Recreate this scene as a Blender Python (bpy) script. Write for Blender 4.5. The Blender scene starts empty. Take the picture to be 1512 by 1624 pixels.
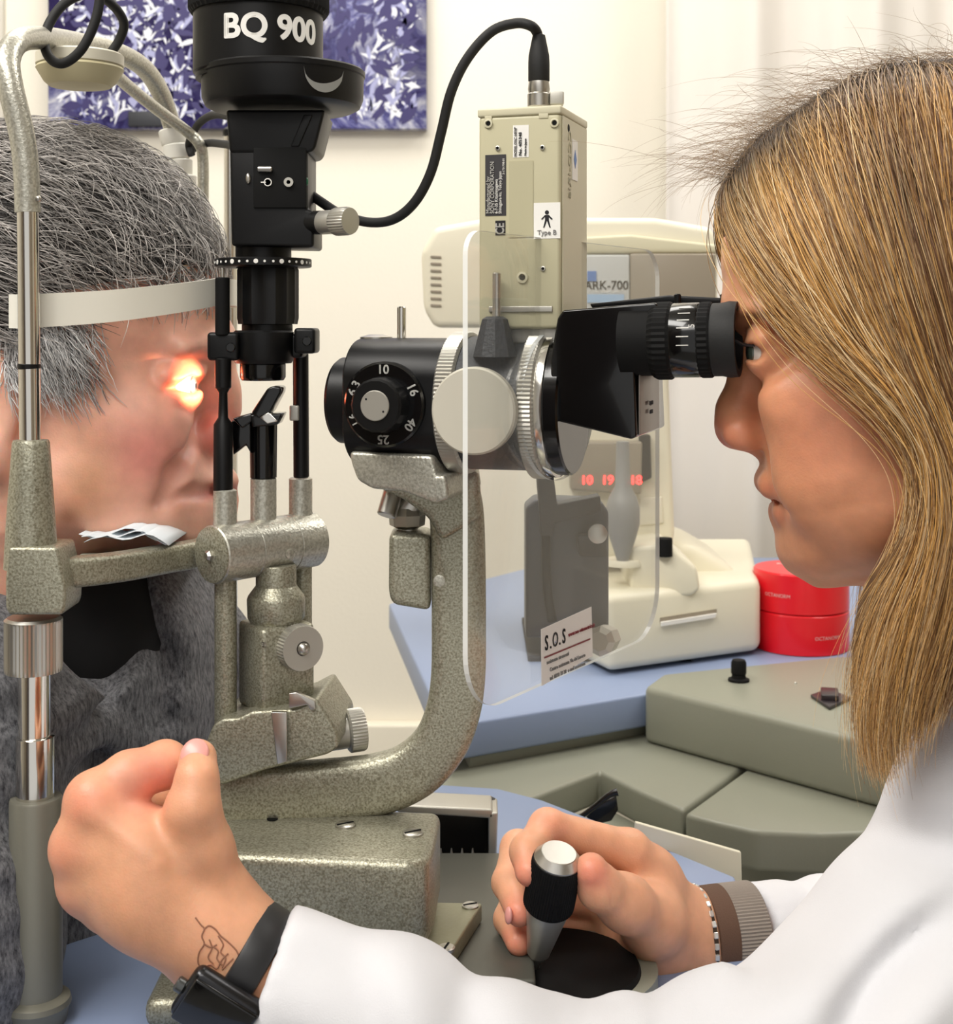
import bpy, bmesh, math, random
import numpy as np
from mathutils import Vector, Matrix, Euler
random.seed(7); RNG = np.random.default_rng(7)
C = bpy.context.scene.collection
SC = bpy.context.scene

# ---------------------------------------------------------------- camera
F, CX, HY, CZ = 2200.0, 756.0, 520.0, 1.22      # focal length in px, principal column, horizon row, eye height
cam_d = bpy.data.cameras.new('camera'); cam = bpy.data.objects.new('camera', cam_d); C.objects.link(cam)
cam.location = (0, 0, CZ); cam.rotation_euler = (math.pi/2, 0, 0)
cam_d.sensor_fit = 'HORIZONTAL'; cam_d.sensor_width = 36; cam_d.lens = F/1512*36
cam_d.shift_y = (HY-812)/1512; cam_d.clip_start = 0.02
cam_d.dof.use_dof = True; cam_d.dof.focus_distance = 0.72; cam_d.dof.aperture_fstop = 26
SC.camera = cam

# ---------------------------------------------------------------- world, lamps, exposure
w = bpy.data.worlds.new('world'); SC.world = w; w.use_nodes = True
w.node_tree.nodes['Background'].inputs[0].default_value = (1.0, 0.98, 0.945, 1)
w.node_tree.nodes['Background'].inputs[1].default_value = 0.62
def area(name, loc, aim, size, power, col):
    d = bpy.data.lights.new(name, 'AREA'); d.shape = 'RECTANGLE'; d.size, d.size_y = size
    d.energy = power; d.color = col
    o = bpy.data.objects.new(name, d); C.objects.link(o); o.location = loc
    o.rotation_euler = (Vector(aim)-Vector(loc)).to_track_quat('-Z', 'Y').to_euler()
    return o
area('ceiling_or_fill_light', (-0.75, 0.15, 2.55), (-0.1, 0.75, 1.0), (1.2, 0.6), 30, (1, .967, .915))
area('ceiling_or_fill_light', (0.95, 1.25, 2.55), (0.3, 1.2, 1.0), (1.2, 0.6), 16, (1, .967, .915))
area('ceiling_or_fill_light', (-0.15, -0.75, 2.5), (-0.05, 0.75, 1.1), (1.2, 0.6), 12, (1, .967, .92))  # added fill lamp behind the camera, softens the shading on both faces
area('ceiling_or_fill_light', (-0.3, 1.6, 2.55), (-0.3, 1.8, 1.0), (1.2, 0.6), 15, (1, .967, .915))
SC.view_settings.view_transform = 'Standard'; SC.view_settings.look = 'None'
SC.view_settings.gamma = 1; SC.view_settings.use_curve_mapping = False
SC.view_settings.exposure = 0.20
SC.cycles.max_bounces = 10; SC.cycles.transparent_max_bounces = 16
SC.cycles.use_denoising = True; SC.cycles.sample_clamp_indirect = 6
SC.cycles.caustics_reflective = False; SC.cycles.caustics_refractive = False

# ---------------------------------------------------------------- geometry helpers
def V(*a): return Vector(a)
def P(px, py, Y):                                  # the point of the place at depth Y seen at (px, py)
    return Vector(((px-CX)/F*Y, Y, CZ-(py-HY)/F*Y))
def S(px, Y): return px*Y/F
def on_plane(px, py, pt, n):
    d = Vector(((px-CX)/F, 1, -(py-HY)/F)); o = Vector((0, 0, CZ))
    return o + d*((pt-o).dot(n)/d.dot(n))
def on_z(px, py, z):
    return P(px, py, (CZ-z)*F/(py-HY))
def frame(axis, up=None):
    a = Vector(axis).normalized()
    u = Vector(up) if up is not None else (Vector((0, 0, 1)) if abs(a.z) < .9 else Vector((1, 0, 0)))
    x = u.cross(a).normalized(); y = a.cross(x)
    return x, y, a

class MB:
    def __init__(s): s.v = []; s.f = []
    def add(s, v, f):
        n = len(s.v); s.v += [tuple(p) for p in v]; s.f += [tuple(i+n for i in q) for q in f]; return s
    def lathe(s, o, axis, prof, seg=48, knurl=0, kd=0.0, up=None, a0=0):
        # prof: (radius, distance along the axis[, 1 where the rim is ribbed])
        o = Vector(o); x, y, a = frame(axis, up); v = []; f = []
        if knurl: seg = knurl*2
        for p in prof:
            for k in range(seg):
                t = 2*math.pi*k/seg+a0; r = p[0]
                if knurl and len(p) > 2 and p[2] and k % 2: r -= kd
                v.append(o+a*p[1]+x*(r*math.cos(t))+y*(r*math.sin(t)))
        for i in range(len(prof)-1):
            for k in range(seg):
                k2 = (k+1) % seg
                f.append((i*seg+k, i*seg+k2, (i+1)*seg+k2, (i+1)*seg+k))
        if prof[0][0] > 1e-6: f.append(tuple(range(seg))[::-1])
        if prof[-1][0] > 1e-6: f.append(tuple(range((len(prof)-1)*seg, len(prof)*seg)))
        return s.add(v, f)
    def cyl(s, a, b, r, r2=None, seg=40, ch=0.0006, knurl=0, kd=0.0):
        a = Vector(a); b = Vector(b); L = (b-a).length; r2 = r if r2 is None else r2
        ch = min(ch, L*.3, r*.3)
        return s.lathe(a, b-a, [(r-ch, 0), (r, ch, 1), (r2, L-ch, 1), (r2-ch, L)], seg, knurl, kd)
    def tube(s, pts, r, seg=16, sub=8, squash=1.0, upv=None, power=2.0, cap=True):
        # a smooth run through pts; r a number or one per point; squash and power shape the section
        pts = [Vector(p) for p in pts]; n = len(pts)
        rs = list(r) if hasattr(r, '__len__') else [r]*n
        path = []; rad = []
        for i in range(n-1):
            p0, p1, p2, p3 = pts[max(i-1, 0)], pts[i], pts[i+1], pts[min(i+2, n-1)]
            for k in range(sub):
                t = k/sub
                path.append(.5*((2*p1)+(p2-p0)*t+(2*p0-5*p1+4*p2-p3)*t*t+(3*p1-p0-3*p2+p3)*t**3))
                rad.append(rs[i]+(rs[i+1]-rs[i])*(t*t*(3-2*t)))
        path.append(pts[-1]); rad.append(rs[-1])
        up = Vector(upv) if upv is not None else Vector((0.13, 0.31, .95)); v = []; f = []; m = len(path)
        px_ = None
        for i, p in enumerate(path):
            t = (path[min(i+1, m-1)]-path[max(i-1, 0)]).normalized()
            if upv is not None: x = up.cross(t).normalized()
            else:
                if px_ is None: x = (up.cross(t)).normalized()
                else: x = (px_-t*px_.dot(t)).normalized()
                px_ = x
            y = t.cross(x)
            for k in range(seg):
                a = 2*math.pi*k/seg; c, q = math.cos(a), math.sin(a)
                c = math.copysign(abs(c)**(2/power), c); q = math.copysign(abs(q)**(2/power), q)
                v.append(p+x*(rad[i]*c*squash)+y*(rad[i]*q))
        for i in range(m-1):
            for k in range(seg):
                k2 = (k+1) % seg; f.append((i*seg+k, i*seg+k2, (i+1)*seg+k2, (i+1)*seg+k))
        if cap: f.append(tuple(range(seg))[::-1]); f.append(tuple(range((m-1)*seg, m*seg)))
        return s.add(v, f)
    def prism(s, poly, ext, bevel=0.0, seg=3):
        # poly: points lying in one plane; ext: the vector they are pushed along
        bm = bmesh.new(); ext = Vector(ext)
        a = [bm.verts.new(Vector(p)) for p in poly]; b = [bm.verts.new(Vector(p)+ext) for p in poly]
        bm.faces.new(a); bm.faces.new(b[::-1]); n = len(a)
        for i in range(n): bm.faces.new((a[i], b[i], b[(i+1) % n], a[(i+1) % n]))
        bmesh.ops.recalc_face_normals(bm, faces=bm.faces)
        if bevel: bmesh.ops.bevel(bm, geom=list(bm.edges), offset=bevel, segments=seg, affect='EDGES', profile=.5, clamp_overlap=True)
        return s.bm(bm)
    def bm(s, bm):
        bm.verts.index_update()
        s.add([v.co.copy() for v in bm.verts], [[v.index for v in f.verts] for f in bm.faces]); bm.free(); return s
    def box(s, c, ex, ey, ez, bevel=0.001, seg=3):
        # centre and three half-extent vectors
        c, ex, ey, ez = Vector(c), Vector(ex), Vector(ey), Vector(ez)
        return s.prism([c-ex-ey-ez, c+ex-ey-ez, c+ex+ey-ez, c-ex+ey-ez], ez*2, bevel, seg)
    def bx(s, x0, x1, y0, y1, z0, z1, bevel=0.001, seg=3):
        return s.box(((x0+x1)/2, (y0+y1)/2, (z0+z1)/2), ((x1-x0)/2, 0, 0), (0, (y1-y0)/2, 0), (0, 0, (z1-z0)/2), bevel, seg)
    def sphere(s, c, r, seg=20, sc=(1, 1, 1), M=None):
        v = []; f = []; R = seg//2; c = Vector(c)
        for i in range(R+1):
            for k in range(seg):
                a = math.pi*i/R; b = 2*math.pi*k/seg
                q = Vector((r*sc[0]*math.sin(a)*math.cos(b), r*sc[1]*math.sin(a)*math.sin(b), r*sc[2]*math.cos(a)))
                if M is not None: q = M @ q
                v.append(c+q)
        for i in range(R):
            for k in range(seg):
                k2 = (k+1) % seg; f.append((i*seg+k, (i+1)*seg+k, (i+1)*seg+k2, i*seg+k2))
        return s.add(v, f)
    def build(s, name, mat, parent=None, smooth=True, angle=35, sub=0, label=None, kind=None):
        me = bpy.data.meshes.new(name); me.from_pydata(s.v, [], s.f)
        bm = bmesh.new(); bm.from_mesh(me); bmesh.ops.remove_doubles(bm, verts=bm.verts, dist=1e-6)
        bmesh.ops.recalc_face_normals(bm, faces=bm.faces); bm.to_mesh(me); bm.free()
        if smooth:
            me.polygons.foreach_set('use_smooth', [True]*len(me.polygons)); me.set_sharp_from_angle(angle=math.radians(angle))
        me.materials.append(mat); o = bpy.data.objects.new(name, me); C.objects.link(o)
        if parent is not None: attach(o, parent)
        if sub: m = o.modifiers.new('s', 'SUBSURF'); m.levels = m.render_levels = sub
        if label: o['label'] = label
        if kind: o['kind'] = kind
        return o
def world_of(o):
    M = Matrix.Identity(4)
    while o is not None: M = (o.matrix_parent_inverse if o.parent else Matrix.Identity(4)) @ Matrix.LocRotScale(o.location, o.rotation_euler, o.scale) @ M if not o.parent else (o.matrix_parent_inverse @ Matrix.LocRotScale(o.location, o.rotation_euler, o.scale) @ M); o = o.parent
    return M
def attach(o, parent):
    o.parent = parent; o.matrix_parent_inverse = world_of(parent).inverted()
def thing(name, label, cat, loc=(0, 0, 0), group=None):
    o = bpy.data.objects.new(name, None); C.objects.link(o); o.location = loc; o.empty_display_size = .02
    o['label'] = label; o['category'] = cat
    if group: o['group'] = group
    return o
def tag(o, label, cat, group=None):
    o['label'] = label; o['category'] = cat
    if group: o['group'] = group
    return o
def text(body, size, o, xd, yd, mat, parent, name='lettering', bold=0.0, ext=0.0002, align='CENTER', sx=1.0):
    cu = bpy.data.curves.new(name, 'FONT'); cu.body = body; cu.size = size; cu.extrude = ext
    cu.align_x = align; cu.align_y = 'CENTER'; cu.resolution_u = 3 if size < .012 else 8
    t = bpy.data.objects.new(name, cu); C.objects.link(t)
    dg = bpy.context.evaluated_depsgraph_get(); me = bpy.data.meshes.new_from_object(t.evaluated_get(dg))
    bpy.data.objects.remove(t); x = Vector(xd).normalized(); y = Vector(yd).normalized(); z = x.cross(y)
    if bold:                                           # heavier strokes: the same letters laid over each other, a hair apart
        vs = [v.co.copy() for v in me.vertices]; fs = [list(p.vertices) for p in me.polygons]; n = len(vs); e = bold*size; me = bpy.data.meshes.new(name)
        sh = [(0, 0)]+[(e*math.cos(k*math.pi/4), e*math.sin(k*math.pi/4)) for k in range(8)]
        me.from_pydata([(c.x+a, c.y+b, c.z) for a, b in sh for c in vs], [], [[i+j*n for i in f] for j in range(9) for f in fs])
    for v in me.vertices: c = v.co.copy(); v.co = Vector(o)+x*(c.x*sx)+y*c.y+z*c.z
    me.materials.clear(); me.materials.append(mat); ob = bpy.data.objects.new(name, me); C.objects.link(ob)
    if parent is not None: attach(ob, parent)
    return ob
def ringpts(c, x, y, rx, ry, n, a0=0.0, a1=2*math.pi, closed=True):
    m = n if closed else n-1
    return [Vector(c)+x*(rx*math.cos(a0+(a1-a0)*i/m))+y*(ry*math.sin(a0+(a1-a0)*i/m)) for i in range(n)]

# ---------------------------------------------------------------- materials
def nt(name):
    m = bpy.data.materials.new(name); m.use_nodes = True; t = m.node_tree
    return m, t, t.nodes['Principled BSDF'], (lambda k: t.nodes.new(k)), t.links.new
def srgb(r, g, b):
    return tuple(((c/255)/12.92 if c/255 <= .04045 else ((c/255+.055)/1.055)**2.4) for c in (r, g, b))+(1,)
def mat(name, col, rough=.5, metal=0.0, bump=None, var=None, coat=0, sss=0, sheen=0, spec=.5, emit=None):
    # bump: (scale, strength, distance, detail); var: (scale, second colour, low, high)
    m, t, b, N, L = nt(name); b.inputs['Base Color'].default_value = col
    b.inputs['Roughness'].default_value = rough; b.inputs['Metallic'].default_value = metal
    b.inputs['Coat Weight'].default_value = coat; b.inputs['Specular IOR Level'].default_value = spec
    b.inputs['Sheen Weight'].default_value = sheen
    if sss:
        b.inputs['Subsurface Weight'].default_value = sss; b.inputs['Subsurface Radius'].default_value = (1, .35, .18)
        b.inputs['Subsurface Scale'].default_value = .006
    if emit: b.inputs['Emission Color'].default_value = emit[0]; b.inputs['Emission Strength'].default_value = emit[1]
    tc = N('ShaderNodeTexCoord')
    if bump:
        n = N('ShaderNodeTexNoise'); n.inputs['Scale'].default_value = bump[0]; n.inputs['Detail'].default_value = bump[3] if len(bump) > 3 else 2
        L(tc.outputs['Object'], n.inputs['Vector']); q = N('ShaderNodeBump'); q.inputs['Strength'].default_value = bump[1]
        q.inputs['Distance'].default_value = bump[2]; L(n.outputs['Fac'], q.inputs['Height']); L(q.outputs['Normal'], b.inputs['Normal'])
    if var:
        n = N('ShaderNodeTexNoise'); n.inputs['Scale'].default_value = var[0]; n.inputs['Detail'].default_value = 3
        L(tc.outputs['Object'], n.inputs['Vector']); r = N('ShaderNodeValToRGB')
        r.color_ramp.elements[0].position = var[2]; r.color_ramp.elements[1].position = var[3]
        r.color_ramp.elements[0].color = var[1]; r.color_ramp.elements[1].color = col
        L(n.outputs['Fac'], r.inputs['Fac']); L(r.outputs['Color'], b.inputs['Base Color'])
    return m
HAM = mat('hammered_grey_green', srgb(178, 176, 158), .38, .55, (700, .5, .0006, 2), (850, srgb(128, 124, 104), .32, .62))
HAMS = mat('hammered_silver', srgb(200, 198, 186), .34, .6, (650, .45, .0006, 2), (700, srgb(165, 162, 149), .32, .62))
HAMD = mat('hammered_dark_grey', srgb(54, 56, 60), .55, .0, (700, .5, .0006, 2), (800, srgb(34, 36, 39), .34, .62))
GREYP = mat('grey_green_plastic', srgb(142, 143, 128), .42, 0, (600, .12, .0006, 3))
TUBEP = mat('grey_painted_tube', srgb(126, 124, 112), .42, .3, (500, .15, .0005))
BLK = mat('black_satin', srgb(12, 12, 13), .40, 0, (900, .06, .0003), spec=.3)
BLKM = mat('black_matte', srgb(11, 11, 11), .7, spec=.22)
BLKG = mat('black_gloss', srgb(7, 7, 8), .16, 0, coat=.3, spec=.4)
RUB = mat('black_rubber', srgb(18, 18, 18), .65, 0, (700, .2, .0004))
CHR = mat('chrome', srgb(225, 222, 216), .13, 1.0)
STEEL = mat('brushed_steel', srgb(196, 193, 186), .33, 1.0)
ALU = mat('satin_aluminium', srgb(192, 189, 180), .42, .75)
CREAM = mat('cream_plastic', srgb(232, 226, 204), .4)
IVORY = mat('ivory_plastic', srgb(226, 220, 200), .45)
BEIGE = mat('beige_lacquer', srgb(192, 186, 155), .42, 0, (900, .06, .0003))
BEIGE2 = mat('pale_beige_lacquer', srgb(206, 200, 172), .42)
WHT = mat('white_print', srgb(240, 238, 232), .5)
BLKP = mat('black_print', srgb(22, 20, 24), .5)
GRYP = mat('grey_print', srgb(120, 118, 116), .5)
REDP = mat('dark_red_print', srgb(120, 35, 45), .5)
BLUEP = mat('blue_print', srgb(95, 130, 190), .5)
TAUPE = mat('taupe_panel', srgb(150, 140, 124), .3)
REDM = mat('red_lacquer', srgb(232, 16, 34), .35, coat=.2)
BLUET = mat('blue_laminate', srgb(138, 153, 184), .42, 0, (300, .05, .0004))
LED = mat('red_led', (1, .05, .04, 1), .5, emit=((1, .10, .09, 1), 2.2))
EDGE = mat('polished_acrylic_edge', srgb(244, 246, 244), .15); EDGE.node_tree.nodes['Principled BSDF'].inputs['Alpha'].default_value = .8
def acrylic(name, tint, frost):
    m, t, b, N, L = nt(name); out = t.nodes['Material Output']; t.nodes.remove(b)
    tr = N('ShaderNodeBsdfTransparent'); tr.inputs[0].default_value = tint
    gl = N('ShaderNodeBsdfGlossy'); gl.inputs['Roughness'].default_value = .03; gl.inputs[0].default_value = (1, 1, 1, 1)
    fr = N('ShaderNodeLayerWeight'); fr.inputs[0].default_value = .5
    pw = N('ShaderNodeMath'); pw.operation = 'POWER'; L(fr.outputs['Facing'], pw.inputs[0]); pw.inputs[1].default_value = 4.5
    ma = N('ShaderNodeMath'); ma.operation = 'MULTIPLY_ADD'; L(pw.outputs[0], ma.inputs[0]); ma.inputs[1].default_value = .9; ma.inputs[2].default_value = .035
    mx = N('ShaderNodeMixShader'); L(ma.outputs[0], mx.inputs[0]); L(tr.outputs[0], mx.inputs[1]); L(gl.outputs[0], mx.inputs[2])
    df = N('ShaderNodeBsdfDiffuse'); df.inputs[0].default_value = (.95, .95, .93, 1)
    m2 = N('ShaderNodeMixShader'); m2.inputs[0].default_value = frost
    L(mx.outputs[0], m2.inputs[1]); L(df.outputs[0], m2.inputs[2]); L(m2.outputs[0], out.inputs['Surface'])
    return m
ACR = acrylic('clear_acrylic', (.97, .975, .97, 1), .03)
def slot_screw(c, n, r, parent, m=STEEL, slotdir=(1, 0, 0), name='screw'):
    n = Vector(n).normalized(); o = MB().lathe(Vector(c)-n*.001, n, [(r, 0), (r, .0016), (r*.82, .0022)], 24).build(name, m, parent)
    d = Vector(slotdir); d = (d-n*d.dot(n)).normalized(); q = n.cross(d)
    MB().box(Vector(c)+n*.0011, d*(r*.86), q*(r*.11), n*.0004, 0).build('screw_slot', BLKM, o if parent is None or parent.parent is None else parent)
    return o
# ================================================================ the room
def struct(mb, name, m, **k):
    o = mb.build(name, m, **k); o['kind'] = 'structure'; return o
def wall_mat():
    m, t, b, N, L = nt('cream_wall'); b.inputs['Base Color'].default_value = srgb(240, 234, 220); b.inputs['Roughness'].default_value = .85
    tc = N('ShaderNodeTexCoord'); n = N('ShaderNodeTexNoise'); n.inputs['Scale'].default_value = 160; n.inputs['Detail'].default_value = 4
    L(tc.outputs['Object'], n.inputs['Vector']); q = N('ShaderNodeBump'); q.inputs['Strength'].default_value = .15; q.inputs['Distance'].default_value = .002
    L(n.outputs['Fac'], q.inputs['Height']); L(q.outputs['Normal'], b.inputs['Normal']); return m
WALL = wall_mat()
FLOOR = mat('grey_vinyl_floor', srgb(150, 148, 142), .5, 0, None, (9, srgb(132, 130, 126), .4, .6))
WY = 2.25
struct(MB().bx(-2.2, 2.6, WY, WY+.1, 0, 2.62, 0), 'wall_back', WALL)
struct(MB().bx(-2.3, -2.2, -1.0, WY, 0, 2.62, 0), 'wall_left', WALL)
struct(MB().bx(2.6, 2.7, -1.0, WY, 0, 2.62, 0), 'wall_right', WALL)
struct(MB().bx(-2.3, 2.7, -1.0, WY+.1, -.1, 0, 0), 'floor', FLOOR)
struct(MB().bx(-2.3, 2.7, -1.0, WY+.1, 2.62, 2.7, 0), 'ceiling', mat('white_ceiling', srgb(240, 238, 232), .9))
struct(MB().bx(-2.2, 2.6, WY-.03, WY, .0, CZ-622/F*WY, .004), 'trim_1', mat('cream_trunking', srgb(236, 229, 212), .6))
TAUW = mat('taupe_wall', srgb(170, 160, 146), .8)  # unseen walls behind the camera, added darker for the chrome to reflect
struct(MB().bx(-2.2, -.85, -1.1, -1.0, 0, 2.62, 0), 'wall_front', TAUW)
struct(MB().bx(.75, 2.6, -1.1, -1.0, 0, 2.62, 0), 'wall_front', TAUW)
struct(MB().bx(-.87, -.82, -1.0, -.15, .02, 2.1, .004), 'unseen_slab_1', mat('dark_brown_slab', srgb(66, 50, 40), .5))  # unseen dark slab, added to give the chrome posts dark streaks
x0 = (9-CX)/F*WY
struct(MB().bx(x0-.012, x0, WY-.015, WY, .6, 2.62, .003), 'trim_2', mat('grey_white_trim', srgb(205, 200, 188), .6))

# curtain along the right of the back wall: one hanging cloth with soft folds
CURT = mat('white_curtain_cloth', srgb(224, 218, 210), .9, 0, (900, .1, .0004), None, sheen=.3)
v = []; f = []; nx = 240; xs = np.linspace(S(1062-CX, 2.12), 1.6, nx)
for j, z in enumerate(np.linspace(.35, 2.55, 14)):
    for i, x in enumerate(xs):
        t = (x-xs[0])
        y = 2.14+.022*math.sin(t*34+.7*math.sin(t*9))+.010*math.sin(t*71+1.3)+.004*math.sin(z*3+t*20)
        v.append((x, y, z))
for j in range(13):
    for i in range(nx-1): f.append((j*nx+i, j*nx+i+1, (j+1)*nx+i+1, (j+1)*nx+i))
cur = MB().add(v, f).build('curtain', CURT); so = cur.modifiers.new('t', 'SOLIDIFY'); so.thickness = .002
tag(cur, 'long white curtain hanging in soft folds along the back wall behind the woman', 'curtain')

# acrylic photo panel of frosted leaves
def leaf_print():
    m, t, b, N, L = nt('frosty_leaf_print'); b.inputs['Roughness'].default_value = .25
    tc = N('ShaderNodeTexCoord'); mp = N('ShaderNodeMapping'); L(tc.outputs['Object'], mp.inputs[0])
    cols = [srgb(38, 32, 84), srgb(92, 92, 150), srgb(176, 178, 205), srgb(240, 240, 244)]
    n0 = N('ShaderNodeTexNoise'); n0.inputs['Scale'].default_value = 10; n0.inputs['Detail'].default_value = 8; n0.inputs['Roughness'].default_value = .72; n0.inputs['Distortion'].default_value = 1.6
    L(mp.outputs[0], n0.inputs['Vector']); r = N('ShaderNodeValToRGB'); L(n0.outputs['Fac'], r.inputs['Fac']); e = r.color_ramp.elements
    e[0].position = .42; e[0].color = cols[0]; e[1].position = .66; e[1].color = cols[3]
    q = e.new(.50); q.color = cols[1]; q = e.new(.58); q.color = cols[2]
    n1 = N('ShaderNodeTexNoise'); n1.inputs['Scale'].default_value = 3.2; n1.inputs['Detail'].default_value = 2; L(mp.outputs[0], n1.inputs['Vector'])
    r1 = N('ShaderNodeValToRGB'); r1.color_ramp.elements[0].position = .40; r1.color_ramp.elements[1].position = .56; L(n1.outputs['Fac'], r1.inputs['Fac'])
    mx = N('ShaderNodeMix'); mx.data_type = 'RGBA'; L(r1.outputs['Color'], mx.inputs[0]); mx.inputs[6].default_value = srgb(34, 26, 74); L(r.outputs['Color'], mx.inputs[7])
    L(mx.outputs[2], b.inputs['Base Color']); return m
py_ = WY-.02
pic = thing('picture_panel', 'unframed photo panel of frosted violet leaves on the back wall, upper left', 'picture', (S(376-CX, py_), py_, 1.56))
xa, xb, za = S(78-CX, py_), S(677-CX, py_), CZ+S(HY-205, py_)
MB().bx(xa, xb, py_-.006, py_+.02, za, 2.1, .001).build('printed_panel', leaf_print(), pic)
LEAFM = [mat('leaf_print_pale', srgb(226, 228, 236), .5), mat('leaf_print_lilac', srgb(160, 162, 200), .5), mat('leaf_print_violet', srgb(46, 38, 96), .5)]
for mi in range(3):       # printed leaf blades: flat shapes of the print itself
    L_ = MB()
    for k in range((1700, 1000, 1200)[mi]):
        cx_ = random.uniform(xa+.02, xb-.02); cz_ = random.uniform(za+.02, 2.08)
        if mi < 2 and math.sin(cx_*9+1.0)*math.cos(cz_*11)+.25*math.sin(cx_*31) < -.25: continue
        a = random.gauss(1.2, .9); l = random.uniform(.010, .040); w_ = l*random.uniform(.05, .15)*(1.5 if mi == 2 else 1)
        d = Vector((math.cos(a), 0, math.sin(a))); n_ = Vector((-d.z, 0, d.x)); c0 = Vector((cx_, py_-.0064-.0001*mi-.00001*(k % 9), cz_)); bend = random.uniform(-.3, .3)
        pts = []
        for sgn in (1, -1):
            for i in range(6):
                tt = i/6 if sgn > 0 else 1-i/6
                pts.append(c0+d*(l*(tt-.5))+n_*(sgn*w_*math.sin(math.pi*tt)+bend*l*tt*(1-tt)))
        pts = [p for p in pts if xa < p.x < xb and za < p.z < 2.1]
        if len(pts) >= 4: L_.add(pts, [tuple(range(len(pts)))])
    L_.build('printed_leaves', LEAFM[mi], pic, smooth=False, kind='stuff')
xp, zp = S(233-CX, py_), CZ+S(HY-190, py_)
pl = MB().bx(xp-.027, xp+.027, py_-.012, py_-.006, zp-.012, zp+.012, .001).build('caption_plate', mat('plate_dark', srgb(42, 44, 50), .5), pic)
# ================================================================ chin rest stand (patient side)
TZ = 0.87                                            # top of the slit lamp table
YN, YF = .70, 1.0
cr = thing('chin_rest_stand', 'grey metal head and chin rest frame with white forehead band around the patient', 'chin rest', (S(56-CX, YN), YN, TZ))
def lz(px, r, ys, Y, axis=(0, 0, 1)):                # lathe on a vertical axis from pixel rows: [(radius px, row)]
    X = S(px-CX, Y); return (X, Y, 0), (0, 0, 1), [(S(a[0], Y), CZ-S(a[1]-HY, Y))+tuple(a[2:]) for a in ys[::-1]]
MB().tube([P(44, 337, .70), P(41, 262, .70), P(33, 205, .70), P(17, 140, .70), P(12, 95, .705), P(28, 66, .72), P(62, 60, .76), P(118, 67, .84), P(182, 82, .89), P(228, 108, .93), P(256, 150, .97), P(274, 205, 1.0), P(286, 250, 1.0), P(290, 310, 1.0)], .0064, seg=24).build('upper_tube', HAMS, cr)
MB().tube([P(170, 104, .82), P(198, 132, .86), P(250, 174, .91), P(296, 208, .95), P(316, 228, .955), P(322, 252, .96), P(322, 330, .96), P(322, 345, .96)], .0039, seg=18).build('fixation_arm', HAMS, cr)
pad = MB().lathe(*lz(127, 0, [(10, 84), (64, 85), (68, 88), (68, 104), (64, 106)], .80), seg=48).build('fixation_pad', IVORY, cr)
MB().lathe(*lz(127, 0, [(66, 106), (68, 110), (56, 130), (48, 137), (10, 139)], .80), seg=48).build('pad_underside', mat('yellowed_plastic', srgb(222, 212, 172), .45), pad)
tp = MB()
for k in range(4):
    a = P(285-3*k*.0+(-14+k*7), 205+k*24, 1.0); b = P(285+(-9+k*5), 230+k*24, 1.0)
    tp.lathe(a, b-a, [(.0082, 0), (.0092, .001), (.0088+.0004*(k % 2), .0105), (.0082, .0115)], 24)
tp.build('tape_wrap', mat('white_tape', srgb(226, 224, 214), .45), cr)
for (c0, c1, Y, y0, y1, r) in ((44, 48, YN, 333, 700, .0054), (290, 297, YF, 300, 1065, .0054)):
    MB().cyl(P(c0, y0, Y), P(c1, y1, Y), r).build('chrome_post', CHR, cr)
MB().cyl(P(46, 576, YN), P(46.1, 586, YN), .0057).build('height_mark', BLK, cr)
MB().sphere(P(61, 315, .697), .0016).build('set_screw', STEEL, cr)
cast = MB().lathe(*lz(49, 0, [(17, 697), (27, 698), (29, 702), (33, 760), (38, 830), (42, 900)], YN), seg=40)
cast.prism([P(x, y, YN-.014) for x, y in ((12, 868), (90, 868), (104, 930), (103, 965), (98, 976), (14, 976), (8, 965), (8, 920))], (0, .030, 0), .005, 4)
cast.build('post_casting', HAM, cr)
MB().tube([P(80, 908, .702), P(135, 905, .712), P(200, 897, .735), P(262, 886, .762), P(318, 876, .785), P(330, 866, .83), P(305, 860, .94), P(298, 862, 1.0)], .0078, seg=28, squash=.9, power=4, upv=(0, 0, 1)).build('chin_bar', HAM, cr)
MB().prism([P(125, 878, .76), P(255, 874, .76), P(255, 874, .87), P(125, 884, .87)], (0, 0, -.006), .002).build('chin_plate', GREYP, cr)
# forehead band: a curved white strap from post to post
band = MB(); v = []; f = []; n = 40
pa, pc, pb = Vector((S(15-CX, .709), .709, 0)), Vector((S(356-CX, .84), .84, 0)), Vector((S(292-CX, 1.0), 1.0, 0))
ctl = [pa, Vector((S(62-CX, .711), .711, 0)), Vector((S(200-CX, .735), .735, 0)), Vector((S(345-CX, .79), .79, 0)), Vector((S(376-CX, .84), .84, 0)), Vector((S(360-CX, .90), .90, 0)), Vector((S(325-CX, .96), .96, 0)), pb]
path = []
for i in range(len(ctl)-1):
    p0, p1, p2, p3 = ctl[max(i-1, 0)], ctl[i], ctl[i+1], ctl[min(i+2, len(ctl)-1)]
    for k in range(8):
        t = k/8; path.append(.5*((2*p1)+(p2-p0)*t+(2*p0-5*p1+4*p2-p3)*t*t+(3*p1-p0-3*p2+p3)*t**3))
path.append(pb)
for i, p in enumerate(path):
    t = min(1, max(0, (p.y-.70)/.09)); zt = CZ-S(470-HY, .70)*(1-t)-S(441-HY, .79)*t; zb = CZ-S(525-HY, .70)*(1-t)-S(484-HY, .79)*t
    d = (path[min(i+1, len(path)-1)]-path[max(i-1, 0)]).normalized(); nn = Vector((-d.y, d.x, 0))*.0011
    v += [Vector((p.x, p.y, zb))+nn, Vector((p.x, p.y, zt))+nn, Vector((p.x, p.y, zt))-nn, Vector((p.x, p.y, zb))-nn]
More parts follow.
